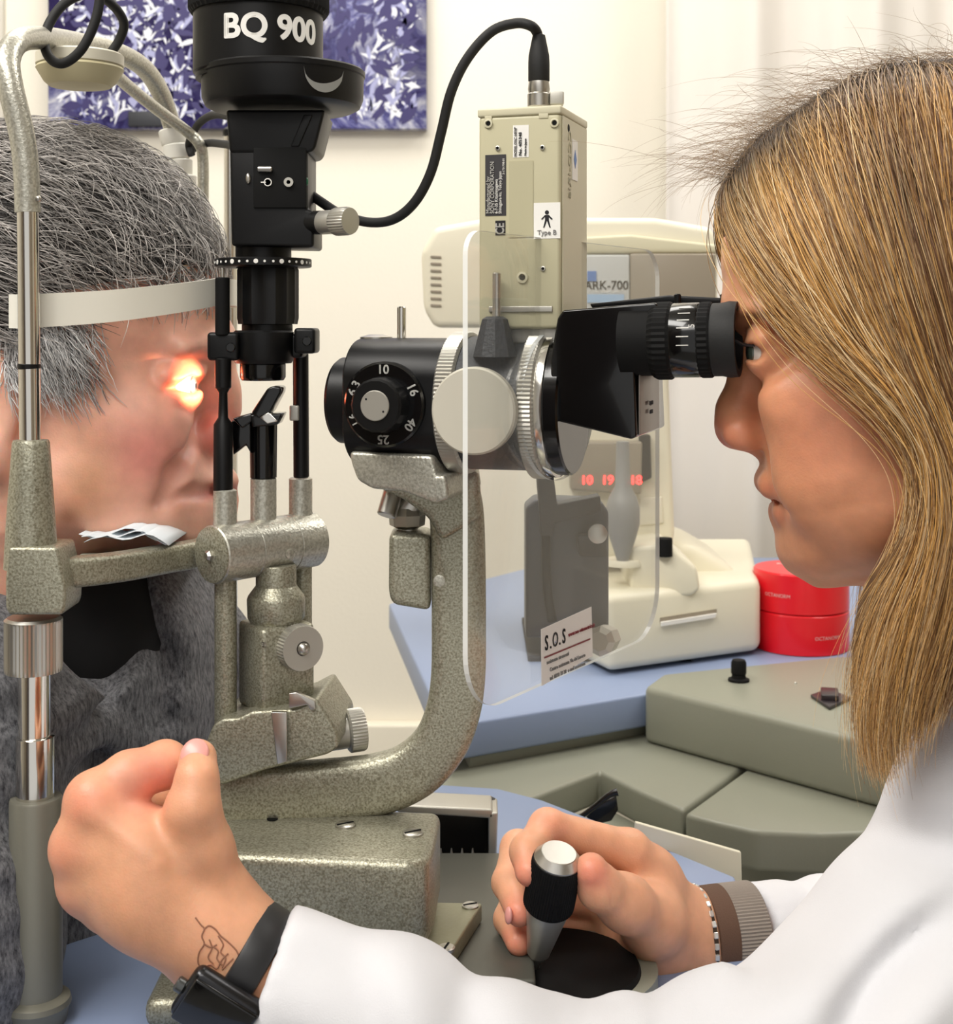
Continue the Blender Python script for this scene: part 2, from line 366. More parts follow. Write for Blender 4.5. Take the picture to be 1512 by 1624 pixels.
for i in range(len(path)-1):
    for k in range(4): f.append((i*4+k, i*4+(k+1) % 4, i*4+4+(k+1) % 4, i*4+4+k))
f += [(0, 1, 2, 3), tuple(len(v)-4+q for q in (3, 2, 1, 0))]
band.add(v, f).build('forehead_band', mat('white_strap', srgb(246, 242, 228), .5), cr)
MB().lathe(*lz(53, 0, [(40, 978), (45, 982), (45, 986, 1), (45, 1056, 1), (44, 1064), (34, 1066)], YN), knurl=44, kd=.0006).build('knurled_sleeve', STEEL, cr, angle=20)
MB().lathe(*lz(54.5, 0, [(25, 1060), (25, 1176)], YN), seg=36).build('chrome_stem', CHR, cr)
MB().lathe(*lz(56, 0, [(26, 1166), (30, 1168), (30, 1180), (30, 1262), (28, 1272)], YN), seg=36).build('chrome_sleeve', CHR, cr)
MB().lathe(*lz(57, 0, [(33, 1263), (39, 1264), (41, 1268), (41, 1620)], YN), seg=40).build('lower_tube', TUBEP, cr)
MB().sphere(P(96, 1302, .69), .0016).build('set_screw', STEEL, cr)
MB().lathe(*lz(58, 0, [(40, 1574), (52, 1582), (54, 1590), (50, 1600), (46, 1619)], YN), seg=40).build('base_collar', TUBEP, cr)
so_ = MB().lathe(*lz(291, 0, [(22, 1070), (24, 1060), (44, 1058), (46, 1064), (46, 1176)], .985), seg=40).build('far_socket', HAM, cr)
MB().lathe(*lz(291, 0, [(23, 1063), (26, 1059.5), (27, 1062)], .985), seg=32).build('socket_bore', mat('rusty_brown', srgb(70, 56, 38), .5), so_)
MB().lathe(*lz(291, 0, [(40, 1174), (44, 1176), (44, 1230), (40, 1232)], .985), seg=36).build('far_socket_ring', STEEL, cr)
MB().lathe(*lz(291, 0, [(34, 1230), (34, 1296)], .985), seg=36).build('lower_tube', TUBEP, cr)
# cable from the fixation pad, looped
MBc = MB().tube([P(160, -70, .75), P(158, 0, .75), P(148, 42, .75), P(128, 80, .75), P(102, 100, .752), P(82, 95, .755), P(71, 72, .76), P(77, 40, .765), P(102, 6, .77), P(140, -10, .78), P(174, 4, .79), P(196, 34, .80), P(190, 62, .805), P(174, 86, .805)], .0027, seg=14).build('coiled_cable', RUB)
tag(MBc, 'black cable curled in a loop above the cream fixation pad, top left', 'cable')
# paper tissues on the chin rest
for k in range(3):
    Y0 = .748+.003*k; q = .0006*k
    vv = []; ff = []; n = 12
    for i in range(n):
        px = 133+(268-133)*i/(n-1)-4*k; up = 855-5*math.sin(i/(n-1)*math.pi)-2*k
        for Yy in (Y0, Y0+.03, Y0+.075):
            p = P(px, up+(6 if i < 3 else 0)-(3-i if i < 3 else 0)*.5+(7*(i-8)/3 if i > 8 else 0), Y0); vv.append((p.x, Yy, p.z+q+.002*math.sin(i*.9+k)))
    for i in range(n-1):
        for j in range(2): ff.append((i*3+j, i*3+j+1, i*3+4+j, i*3+3+j))
    t_ = MB().add(vv, ff).build('chin_rest_paper', mat('tissue_paper', srgb(226, 232, 236), .8), None); s_ = t_.modifiers.new('t', 'SOLIDIFY'); s_.thickness = .0004
    tag(t_, 'white paper tissue sheets stacked under the chin of the patient', 'paper', 'paper tissues on the chin rest')
# chrome pole behind the patient
po = thing('chrome_pole', 'thin chrome upright pole in front of the wall behind the slit lamp tower', 'pole', (S(366-CX, 1.35), 1.35, 0))
MB().cyl(V(S(366-CX, 1.35), 1.35, .02), P(366, 216, 1.35), .0065).build('pole_tube', CHR, po)
MB().lathe((S(366-CX, 1.35), 1.35, 0), (0, 0, 1), [(.16, 0), (.16, .008), (.03, .02), (.012, .03)], 40).build('pole_foot', TUBEP, po)
MB().lathe(P(366, 216, 1.35), (0, 0, 1), [(.0065, 0), (.008, .001), (.008, .006), (.004, .009)], 24).build('pole_cap', BLK, po)
tag(MB().tube([P(304, 246, .99), P(300, 226, .99), P(316, 196, .96), P(340, 182, .92), P(372, 186, .86)], .0034*.8, seg=12).build('thin_cable', RUB), 'thin black cable arching from the taped tube to the lamp tower', 'cable')
tag(MB().tube([P(302, 242, 1.01), P(312, 232, 1.0), P(330, 227, .96), P(350, 228, .92), P(378, 232, .86)], .0034*.8, seg=12).build('thin_cable', RUB), 'short black cable running level just below the arching one, into the lamp tower', 'cable')
# ================================================================ slit lamp: illumination tower
Y0 = .785
sl = thing('slit_lamp', 'slit lamp biomicroscope with black lamp tower, curved grey arm, dial and eyepieces', 'slit lamp', (S(430-CX, .76), .76, TZ))
hs = MB().lathe(*lz(410, 0, [(60, 18), (102, 20), (102, 118), (98, 120), (98, 128), (60, 130)], Y0), seg=64).build('lamp_housing', BLK, sl)
MB().lathe(*lz(411, 0, [(80, -75), (108, -70), (111, -60, 1), (111, 18, 1), (106, 25), (90, 27)], Y0), knurl=56, kd=.0012).build('ribbed_cap', BLKM, sl, angle=20)
# lettering wrapped on the housing
def wrap_text(body, size, cx_px, cy_px, center_px, r_px, Y, parent, mt, bold=.02, sx=1.0, name='lettering'):
    X = S(center_px-CX, Y); r = S(r_px, Y)+.0002; z = CZ-S(cy_px-HY, Y)
    tx = math.asin(max(-1, min(1, (cx_px-center_px)/r_px)))
    o = text(body, size, (0, 0, 0), (1, 0, 0), (0, 0, 1), mt, None, name, bold, sx=sx)
    for v in o.data.vertices:
        a = tx+v.co.x/r; rr = r-v.co.y; v.co = Vector((X+rr*math.sin(a), Y-rr*math.cos(a), z+v.co.z))
    attach(o, parent); return o
wrap_text('BQ 900', .0185, 449, 64, 410, 102, Y0, hs, WHT, .032, .98)
bowl = MB().lathe(*lz(449, 0, [(100, 110), (127, 112), (130, 115), (130, 122), (128, 124), (127, 158), (122, 170), (112, 175), (60, 176)], Y0), seg=72).build('lamp_bowl', BLK, sl)
# pale curved window in the bowl
v = []; f = []; X = S(449-CX, Y0); r = S(128.6, Y0); n = 20
for i in range(n+1):
    t = i/n; px = 497+(554-497)*t; a = math.asin((px-449)/130); lo = 126+38*math.sqrt(max(0, 1-(2*t-1)**2)); up = 126+28*math.sqrt(max(0, 1-(2*t-1)**2))*(1-.25*t)
    for yy in (up, lo): v.append((X+r*math.sin(a), Y0-r*math.cos(a), CZ-S(yy-HY, Y0)))
for i in range(n): f.append((2*i, 2*i+2, 2*i+3, 2*i+1))
MB().add(v, f).build('bowl_window', mat('pale_window', srgb(140, 140, 136), .2), bowl)
nk = MB().prism([P(x, y, Y0-.022) for x, y in ((358, 174), (516, 174), (500, 236), (492, 242), (364, 242))], (0, .044, 0), .004).build('lamp_neck', BLK, sl)
MB().prism([P(x, y, Y0-.0235) for x, y in ((482, 182), (496, 182), (474, 232), (461, 232))], (0, .004, 0), .0005).build('neck_rib', BLK, nk)
bl = MB().prism([P(x, y, Y0-.021) for x, y in ((364, 236), (488, 236), (488, 332), (498, 334), (498, 392), (367, 390))], (0, .042, 0), .0025).build('slit_head', BLK, sl)
MB().prism([P(x, y, Y0-.0225) for x, y in ((402, 234), (486, 234), (486, 330), (402, 330))], (0, .004, 0), .0006).build('control_panel', BLKM, bl)
YP = Y0-.0232
MB().cyl(P(409, 268, YP-.0), P(432, 268, YP-.001), .0016).build('slit_lever', STEEL, bl)
MB().lathe(P(425, 289, YP), (0, -1, 0), [(.0022, 0), (.0022, .0003), (.0017, .0003), (.0017, 0)], 24).build('ring_mark', WHT, bl)
MB().lathe(P(458, 289, YP), (0, -1, 0), [(.0026, 0), (.0026, .001), (.0011, .001), (.0011, 0)], 24).build('ring_screw', ALU, bl)
MB().box(P(418, 289, YP), (.0014, 0, 0), (0, .0002, 0), (0, 0, .0003), 0).build('dash_mark', WHT, bl)
MB().sphere(P(394, 283, Y0-.0215), .003, sc=(.5, .5, 1)).build('side_pin', STEEL, bl)
MB().sphere(P(486, 288, Y0-.0205), .0024, sc=(.5, .5, 1)).build('green_indicator', mat('green_plastic', srgb(20, 90, 60), .3), bl)
ax = Vector((.80, -.60, 0)); ka = P(468, 353, Y0-.008)
kb = on_plane(512, 353, ka, ax.cross(Vector((0, 0, 1))))
MB().cyl(ka, kb, .0066).build('knob_shaft', BLK, sl)
MB().lathe(kb, ax, [(.0062, -.001), (.0066, .0), (.0066, .009), (.0072, .0095), (.0078, .0105, 1), (.0078, .0185, 1), (.0072, .0205), (.002, .021)], knurl=30, kd=.0005).build('centering_knob', ALU, sl, angle=25)
ltube = MB().lathe(*lz(418, 0, [(44, 390), (44, 425)], Y0), seg=40).build('lens_tube', BLK, sl)
dsk = MB().lathe(*lz(418, 0, [(50, 410), (75, 411), (76, 412), (76, 423), (74, 424), (50, 425)], Y0), seg=72).build('filter_disc', BLK, sl)
Xd, rd = S(418-CX, Y0), S(76, Y0)
for k in range(-8, 9):
    a = k*.175; rr = .0013 if k % 3 == 0 else .0007
    MB().lathe((Xd+rd*math.sin(a), Y0-rd*math.cos(a), CZ-S(417.5-HY, Y0)), (math.sin(a), -math.cos(a), 0), [(rr, -.0002), (rr, .0002), (0, .0003)], 12).build('disc_dot', WHT, dsk)
MB().lathe(*lz(425, 0, [(46, 424), (49, 428, 1), (49, 505, 1), (47, 514)], Y0), knurl=16, kd=.0013).build('fluted_barrel', BLK, sl, angle=20)
MB().lathe(*lz(424, 0, [(38, 513), (40, 515), (40, 530)], Y0), seg=40).build('barrel_neck', BLK, sl)
ck = MB()
ck.lathe(*lz(418, 0, [(44, 524), (48, 527), (48, 570), (44, 576)], Y0-.004), seg=40)
ck.prism([P(x, y, Y0-.020) for x, y in ((328, 527), (378, 527), (378, 572), (328, 572))], (0, .03, 0), .002)
ck.prism([P(x, y, Y0-.006) for x, y in ((372, 530), (480, 530), (480, 568), (372, 568))], (0, .022, 0), .002)
ck.prism([P(x, y, Y0-.012) for x, y in ((466, 520), (500, 520), (500, 561), (466, 561))], (0, .024, 0), .002)
ck = ck.build('rod_clamp', BLK, sl)
for (x, y, Y) in ((366, 551, Y0-.0205), (487, 541, Y0-.0125)): MB().lathe(P(x, y, Y), (0, -1, 0), [(.0026, -.001), (.0026, .0006), (.0022, .001)], 20).build('clamp_screw', BLKG, ck)
MB().lathe(*lz(417, 0, [(34, 568), (36, 571), (36, 598), (33, 603), (20, 603)], Y0-.004), seg=40).build('projection_lens', BLKG, sl)
YL, YR = .767, .803
MB().cyl(P(353, 425, YL), P(353, 446, YL), .0011).build('rod_pin', STEEL, sl)
MB().cyl(P(353, 440, YL), P(353, 532, YL), S(11.5, YL)).build('upper_rod', BLKM, sl)
rd_ = MB().cyl(P(354, 568, YL), P(354, 616, YL), S(13, YL)); rd_.lathe(P(354, 778, YL), (0, 0, 1), [(S(15.5, YL), 0), (S(15, YL), S(105, YL)), (S(8, YL), S(116, YL)), (S(7, YL), S(155, YL)), (S(13, YL), S(166, YL))], 32)
rd_.build('left_rod', BLK, sl)
MB().cyl(P(478, 757, YR), P(477, 560, YR), S(12.5, YR)).build('right_rod', BLK, sl)
MB().box(P(467, 655, YR-.0045), (.0028, 0, 0), (0, .001, 0), (0, 0, .0045), .001).build('rod_notch', ALU, sl)
# mirror carrier
mc = MB().lathe(*lz(418, 0, [(18, 655), (21, 660), (22, 668), (21, 757)], Y0), seg=36)
mc.prism([P(x, y, Y0-.008) for x, y in ((366, 668), (398, 655), (398, 720), (390, 706), (370, 722))], (0, .012, 0), .001)
mc.prism([P(x, y, Y0-.012) for x, y in ((368, 664), (400, 655), (400, 668), (384, 680))], (0, .02, 0), .001)
mc.prism([P(x, y, Y0-.012) for x, y in ((395, 658), (448, 656), (440, 674), (400, 678))], (0, .02, 0), .001)
mc = mc.build('mirror_carrier', BLKG, sl)
MB().prism([P(x, y, Y0-.014) for x, y in ((398, 655), (424, 616), (434, 612), (446, 614), (446, 622), (428, 656), (410, 664))], (0, .020, 0), .0012).build('tilted_mirror', BLKG, mc)
MB().prism([P(x, y, Y0-.0148) for x, y in ((412, 662), (426, 654), (440, 668), (424, 672))], (0, .004, 0), .0004).build('mirror_glint', CHR, mc)
# ---- grey castings
for (px, ra, y0, y1, Y, nm) in ((357, 18.5, 776, 845, YL, 0), (418, 20.5, 757, 840, Y0, 1), (477, 18.5, 757, 825, YR, 0)):
    MB().lathe(*lz(px, 0, [(ra-3, y0), (ra, y0+2), (ra, y1-14), (ra+2, y1)], Y), seg=32).build('rod_socket', HAMS, sl)
A_, B_ = P(336, 880, .757), P(496, 852, .808); B_.z = A_.z+.001; ab = (B_-A_); L_ = ab.length
hb = MB().lathe(A_-ab*.0, ab, [(.0150, 0), (.0160, .001), (.0160, L_*.34), (.0155, L_*.34+.0004), (.0160, L_*.34+.0008), (.0160, L_*.72), (.0155, L_*.72+.0004), (.0160, L_*.72+.0008), (.0160, L_-.001), (.0150, L_)], 64).build('pivot_barrel', HAMS, sl)
MB().lathe(A_, -ab, [(.0153, -.001), (.0153, .0006), (.0145, .001)], 48).build('end_cap', HAM, hb)
ssx = A_-ab.normalized()*.001; MB().lathe(ssx, -ab, [(.0030, 0), (.0030, .0016), (.0018, .0030)], 6).build('cap_screw', STEEL, hb)
nn = Vector((ab.y, -ab.x, 0)).normalized(); MB().lathe(A_+ab*.58+nn*.0158+V(0, 0, -.003), nn, [(.0027, 0), (.0027, .0006), (.002, .0009)], 20).build('barrel_plug', HAMS, hb)
for (px, ra, y0, y1, Y) in ((358, 17.5, 905, 1165, YL), (480, 15, 890, 1150, YR)): MB().lathe(*lz(px, 0, [(ra, y0), (ra, y1)], Y), seg=32).build('guide_post', HAM, sl)
n1 = Vector((.55, -.835, 0)).normalized(); n2 = Vector((-.835, -.55, 0)).normalized()   # the two faces seen
cc = P(437, 1050, .775); hw = .0158
col = MB().lathe(*lz(438, 0, [(30, 895), (32, 900), (32, 928), (44, 944), (46, 950), (45, 978), (38, 990)], .778), seg=48)
col.box(V(cc.x, .778, (P(0, 985, .778).z+P(0, 1120, .778).z)/2), n1*.0163, n2*.0163, V(0, 0, (P(0, 985, .778).z-P(0, 1120, .778).z)/2), .003)
col = col.build('slit_column', HAM, sl)
kc = V(cc.x, .778, 0)+n1*.0155; kz = CZ-S(1024-HY, .765); k0 = on_plane(470, 1024, kc, n1); 
MB().lathe(k0-n1*.001, n1, [(.0115, -.001), (.0115, .001), (.0127, .002, 1), (.0127, .0085, 1), (.0122, .0098), (.004, .0098), (.0035, .0085), (0, .0085)], knurl=44, kd=.0005).build('slit_width_knob', ALU, sl, angle=25)
MB().sphere(k0+n1*.0088, .0036, sc=(1, 1, 1)).build('knob_centre', STEEL, sl)
for (x, y) in ((418, 1022), (415, 1110)): MB().lathe(on_plane(x, y, V(cc.x, .778, 0)+n2*.0155, n2), n2, [(.0017, -.001), (.0017, .0004), (.0011, .0004), (.0009, -.0008)], 16).build('grub_screw', STEEL, col)
YT = .747
MB().prism([P(x, y, YT) for x, y in ((430, 1130), (455, 1130), (455, 1208), (440, 1213))], (.0, .003, 0), .0004).build('metal_tongue', STEEL, sl)
MB().prism([P(x, y, .750) for x, y in ((458, 1100), (470, 1098), (500, 1112), (500, 1126), (492, 1126), (488, 1118), (458, 1124))], (0, .004, 0), .0005).build('catch_lever', STEEL, sl)
# foot casting under the guide posts
fd = Vector((.86, .36, 0)).normalized()
ft = MB().prism([P(x, y, .752) for x, y in ((326, 1178), (338, 1150), (352, 1140), (378, 1139), (400, 1128), (470, 1125), (502, 1108), (534, 1158), (536, 1186), (520, 1197), (420, 1222), (352, 1246), (342, 1240), (330, 1215))], (.004, .058, 0), .005, 4)
ft.build('column_foot', HAM, sl)
ka = P(522, 1164, .785); kx = Vector((.93, .30, .06)).normalized()
MB().lathe(ka, kx, [(.0095, 0), (.0095, .010), (.011, .0105), (.0122, .0115, 1), (.0122, .019, 1), (.0115, .0202), (.002, .0205)], knurl=40, kd=.0006).build('tilt_knob', ALU, sl, angle=25)
# ---- curved microscope arm
MB().tube([P(345, 1262, .77), P(430, 1258, .772), P(520, 1252, .774), P(600, 1243, .775), P(655, 1222, .775), P(696, 1182, .775), P(718, 1130, .775), P(727, 1070, .775), P(728, 980, .775), P(727, 880, .775), P(724, 810, .775), P(716, 770, .775)],
          [S(28, .775)]*4+[S(27, .775)]+[S(26, .775)]*7, seg=40, squash=1.66, power=3.6, upv=(0, 1, 0)).build('microscope_arm', HAM, sl)
MB().lathe(P(697, 921, .754), (0, -1, 0), [(.0032, -.001), (.0032, .0006), (.0020, .0010)], 24).build('arm_plug', HAMS, sl)
# ---- microscope frame: e1 towards the doctor, e2 towards the camera
th = math.radians(18); e1 = Vector((math.cos(th), -math.sin(th), 0)); e2 = Vector((-math.sin(th), -math.cos(th), 0)); e3 = V(0, 0, 1)
R = P(846, 640, .743)
def M(px, py, lat): return on_plane(px, py, R+e2*lat, e2)           # a point lat metres out towards the camera
def sx_(px, lat=0.0): return (M(px, 640, lat)-R).dot(e1)
AX = R                                                             # the optical axis runs through R
def axc(prof, name, m, **k):
    return MB().lathe(R, e1, prof, k.pop('seg', 96), k.pop('knurl', 0), k.pop('kd', 0), up=(0, 0, 1)).build(name, m, sl, **k)
s0, s1, s2, s3, s4, s5 = sx_(517, .022), sx_(556, .02), sx_(692, .03), sx_(716, .037), sx_(818, .037), sx_(846, .037)
axc([(.016, s0-.001), (.0225, s0-.001), (.0240, s0+.001), (.0240, s1+.002)], 'objective_ring', BLK)
# drum with a flat side towards the camera
cs = []
for k in range(72):
    a = 2*math.pi*k/72; c, s = math.cos(a), math.sin(a); pw = 2.6
    y = .0335*math.copysign(abs(c)**(2/pw), c); z = .0350*math.copysign(abs(s)**(2/pw), s)
    y = min(y, .0318) if y > 0 else y
    cs.append(R+e1*s1+e2*y+e3*z)
MB().prism(cs, e1*(s2-s1+.004), .0015).build('magnification_drum', BLK, sl)
drum = SC.objects['magnification_drum']
MB().cyl(R+e1*sx_(637)+e3*.034, R+e1*sx_(637)+e3*(CZ-S(486-HY, .76)-R.z), .0025).build('drum_pin', CHR, sl)
MB().lathe(R+e1*sx_(597)+e3*.0345, e3, [(.009, 0), (.009, .001), (.004, .0024)], 32).build('drum_screw', STEEL, sl)
dc = M(612, 641, .0318); dr = S(68, .735)
MB().lathe(dc, e2, [(dr, -.001), (dr, .0026), (dr-.0012, .0036), (.010, .0036)], 72).build('dial_plate', BLKG, sl, angle=25)
dial = SC.objects['dial_plate']
MB().lathe(dc, e2, [(.0150, .003), (.0150, .004), (.0142, .0135), (.0130, .0148), (.006, .0148)], 18).build('dial_grip', BLK, sl, angle=15)
MB().lathe(dc+e2*.0148, e2, [(.0080, -.001), (.0080, .0006), (.0076, .0010)], 48).build('dial_cap', ALU, sl)
for a in (40, 215): MB().lathe(dc+e2*.0158+(-e1*math.cos(math.radians(a-15))+e3*math.sin(math.radians(a+0)))*.0052, e2, [(.0006, -.0002), (.0006, .0001)], 10).build('cap_dot', BLKP, SC.objects['dial_cap'])
for body, a in (('10', 90), ('16', 26), ('40', -34), ('25', -90), ('16', -153), ('6,3', 153)):
    t = math.radians(a); rad = e1*math.cos(t)+e3*math.sin(t); tang = e1*math.sin(t)-e3*math.cos(t)
    c0 = dc+e2*.00375+rad*.0183
    if body == '16' and a < -90: text('1,6', .0058, c0, tang, rad, WHT, dial, 'dial_number', .01)
    else: text(body, .0068, c0, tang, rad, WHT, dial, 'dial_number', .015)
ring_p = lambda a, b, r: [(r-.002, a), (r, a+.0012, 1), (r, b-.0012, 1), (r-.002, b), (.02, b)]
axc([(.02, s2)]+ring_p(s2, s3, .0385), 'knurled_ring', ALU, knurl=110, kd=.0007, angle=15)
axc([(.0360, s3), (.0358, s4)], 'body_tube', HAMD)
pk = MB().lathe(R+e1*sx_(790, .02)+e2*.0255+e3*.0255, e3, [(.012, 0), (.0105, .006), (.0070, .0195), (.0045, .021)], 10).build('tube_peak', HAMD, sl, angle=20)
MB().cyl(R+e1*sx_(793, .02)+e2*.0255+e3*.044, R+e1*sx_(793, .02)+e2*.0255+e3*(CZ-S(432-HY, .72)-R.z), .0022).build('tube_rod', STEEL, sl)
wk = M(750, 652, .046)
MB().lathe(wk, e2, [(.010, -.012), (.010, -.008), (.0215, -.0075), (.0225, -.006), (.0225, -.001), (.0215, 0), (0, 0)], 72).build('pale_knob', mat('pale_cream_knob', srgb(214, 209, 194), .4, .2), sl, angle=25)
axc([(.02, s4)]+ring_p(s4, s5, .0400), 'knurled_ring', ALU, knurl=110, kd=.0007, angle=15)
axc([(.0385, s5), (.0390, s5+.001), (.0390, s5+.0045), (.037, s5+.005)], 'chrome_ring', CHR)
s6 = s5+.0125
axc([(.0375, s5+.004), (.0375, s6-.001), (.0365, s6), (.01, s6)], 'black_flange', BLKG, angle=25)
# binocular head
bh = []
for x, y in ((893, 492), (1040, 480), (1044, 486), (1006, 590), (1010, 692), (1002, 697), (884, 668), (875, 655), (873, 570), (884, 505)): bh.append(M(x, y, .034))
MB().prism(bh, -e2*.078, .006, 5).build('binocular_head', BLKG, sl, angle=50)
bhd = SC.objects['binocular_head']
fc = M(1008, 640, .034); MB().box(fc-e2*.030+e1*.0012+e3*.000, e1*.0005, e2*.026, e3*.0160, .0004).build('end_plate', mat('taupe_end_plate', srgb(140, 130, 122), .3, .4), sl)
epl = SC.objects['end_plate']
for dz, tx in ((.0, 'BQ 900'), (-.0045, '02 891')): text(tx, .0030, fc-e2*.026+e1*.0031+e3*(-.001+dz), -e2, e3, BLKP, epl, 'plate_lettering')
tilt = Vector((e1.x, e1.y, .02)).normalized()
for lat, nm in ((.0255, 'near'), (-.038, 'far')):
    c0 = M(1026, 541, .0255) if nm == 'near' else M(1026, 541, .0255)-e2*.0635
    if nm == 'near': ep1 = M(1172, 538, .0255); Lp = (ep1-c0).length; dr_ = (ep1-c0).normalized()
    def ep(prof, name, m, **k): return MB().lathe(c0, dr_, prof, k.pop('seg', 72), k.pop('knurl', 0), k.pop('kd', 0), up=(0, 0, 1)).build(name, m, sl, **k)
    ep([(.0175, -.012), (.0175, .003), (.0186, .004, 1), (.0196, .006, 1), (.0196, .0125, 1), (.0185, .014)], 'eyepiece_collar', BLKM, knurl=40, kd=.0006, angle=20)
    sc = ep([(.0183, .0135), (.0187, .0145), (.0187, .0265), (.0183, .0275)], 'dioptre_scale', BLKG)
    if nm == 'near':
        for k in range(6):
            a = math.radians(100-10-k*11+0); rr = .0188
            d2 = Vector((0, 0, 1)).cross(dr_).normalized(); rad = (-d2 if (-d2).dot(e2) > 0 else d2)*math.sin(a)+Vector((0, 0, 1))*math.cos(a-0)
            rad = (e2*math.cos(math.radians(58-k*13))+e3*math.sin(math.radians(58-k*13)))
            MB().box(c0+dr_*.021+rad*rr, dr_*.0030, rad*.0002, rad.cross(dr_)*.00022, 0).build('scale_tick', WHT, sc)
        rad = e2*math.cos(math.radians(22))+e3*math.sin(math.radians(22)); text('5', .0042, c0+dr_*.0255+rad*.0188, e3, -dr_, WHT, sc, 'scale_number')
        # '5' reads turned, as the ring does
    ep([(.0183, .027), (.0190, .028, 1), (.0190, .0325, 1), (.0183, .0335)], 'focus_ring', BLKM, knurl=40, kd=.0006, angle=20)
    ep([(.0176, .033), (.0182, .034), (.0182, Lp-.008), (.0190, Lp-.004), (.0186, Lp), (.0150, Lp), (.0145, Lp-.006), (.005, Lp-.006)], 'rubber_eyecup', RUB)
MB().prism([M(x, y, -.01) for x, y in ((935, 482), (1060, 468), (1175, 474), (1178, 482), (1060, 482), (940, 490))], -e2*.02, .001).build('bridge_bar', BLK, sl)
for px in (1075, 1148): MB().cyl(M(px, 484, -.005), M(px, 466, -.005), .0018).build('bridge_pin', BLK, sl)
# cradle under the drum, turret and lamp block
MB().prism([M(x, y, .030) for x, y in ((553, 716), (686, 722), (692, 755), (706, 752), (712, 790), (690, 800), (640, 780), (590, 776), (566, 762), (556, 735))], -e2*.058, .003, 4).build('microscope_cradle', HAMS, sl)
MB().prism([P(x, y, .760) for x, y in ((590, 770), (700, 770), (760, 745), (765, 820), (700, 860), (680, 822), (640, 793))], (0, .030, 0), .004, 4).build('arm_gusset', HAM, sl)
MB().cyl(P(624, 780, .78), P(613, 818, .775), .0056).build('cradle_bolt', STEEL, sl)
tr = MB().cyl(P(660, 790, .785), P(644, 812, .785), .008); tr.lathe(P(646, 838, .785), (0, 0, 1), [(.006, 0), (.0100, .002), (.0105, .008), (.0085, .012)], 8)
tr.cyl(P(648, 855, .785), P(648, 832, .785), .0055); tr.build('turret', STEEL, sl, angle=20)
MB().prism([P(x, y, .768) for x, y in ((617, 846), (683, 848), (683, 970), (622, 960), (616, 940))], (0, .032, 0), .004, 4).build('counterweight_block', HAM, sl)
# ---- dark slate shape behind the shield, built as a plate
hp = MB().prism([P(x, y, .87) for x, y in ((834, 806), (850, 792), (955, 796), (966, 812), (966, 1010), (834, 1012))], (0, .03, 0), .002).build('slate_plate', mat('slate_grey', srgb(66, 71, 82), .4, .0), sl)
MB().prism([P(x, y, .855) for x, y in ((850, 735), (876, 735), (884, 800), (952, 786), (955, 812), (880, 830), (878, 850), (858, 850), (855, 800))], (0, .015, 0), .001).build('plate_clamp', HAMD, hp)
MB().tube([P(866, 848, .862), P(868, 930, .862), P(876, 985, .862)], .003).build('hanging_lever', BLK, hp)
MB().prism([P(x, y, .856) for x, y in ((915, 850), (960, 850), (966, 884), (920, 884))], (0, .014, 0), .002).build('plate_lug', HAMD, hp)
MB().lathe(P(948, 846, .852), (0, -1, 0), [(.006, 0), (.006, .002), (.003, .003)], 24).build('plate_bolt', STEEL, hp)
MB().lathe(P(957, 1015, .86), (-.4, -1, .1), [(.008, -.012), (.0095, 0), (.0095, .006), (.006, .009)], 8).build('plate_knob', ALU, hp, angle=20)
# ---- breath shield
sd = Vector((-.53, -.848, 0)).normalized(); sn = Vector((sd.y, -sd.x, 0))
if sn.x < 0: sn = -sn
SR = R+e1*(s5+.003)
def H(l, z): return SR+sd*l+V(0, 0, z-SR.z)
zt, zb, lm, lp, rc = 1.2670, 1.0340, -.127, .0915, .020
def rounded(l0, l1, z0, z1, rr, n=10):
    out = []
    for (cx_, cz_, a, q) in ((l1-rr[0], z1-rr[0], 0, rr[0]), (l0+rr[1], z1-rr[1], 90, rr[1]), (l0+rr[2], z0+rr[2], 180, rr[2]), (l1-rr[3], z0+rr[3], 270, rr[3])):
        for i in range(n+1):
            t = math.radians(a+90*i/n); out.append((cx_+q*math.cos(t), cz_+q*math.sin(t)))
    return out
outl = rounded(lm, lp, zb, zt, (.012, .018, .030, .030))
hr = .0405; hole = [(hr*math.cos(t)*1.0, SR.z+hr*math.sin(t)) for t in [2*math.pi*i/len(outl) for i in range(len(outl))]]
# pair each outline point with the hole point in its direction
def hole_at(l, z):
    a = math.atan2(z-SR.z, l); return (hr*math.cos(a), SR.z+hr*math.sin(a))
v = []; f = []; n = len(outl)
full = []
for i in range(n):
    a, b = outl[i], outl[(i+1) % n]; m_ = 10 if math.dist(a, b) > .03 else 1
    for k in range(m_): full.append((a[0]+(b[0]-a[0])*k/m_, a[1]+(b[1]-a[1])*k/m_))
n = len(full)
for side in (0, 1):
    off = sn*(.0014*(1 if side else -1))
    for l, z in full: v.append(H(l, z)+off)
    for l, z in full: q = hole_at(l, z); v.append(H(*q)+off)
for side in (0, 1):
    o_ = side*2*n
    for i in range(n): j = (i+1) % n; f.append((o_+i, o_+j, o_+n+j, o_+n+i))
shd = MB().add(v, f).build('breath_shield', ACR, sl, smooth=False)
v = []; f = []
for side in (0, 1):
    off = sn*(.0014*(1 if side else -1))
    for l, z in full: v.append(H(l, z)+off)
for i in range(n): j = (i+1) % n; f.append((i, j, n+j, n+i))
MB().add(v, f).build('polished_edge', EDGE, shd, smooth=False)
v = []; f = []
for side in (0, 1):
    off = sn*(.0014*(1 if side else -1))
    for l, z in full: q = hole_at(l, z); v.append(H(*q)+off)
for i in range(n): j = (i+1) % n; f.append((i, j, n+j, n+i))
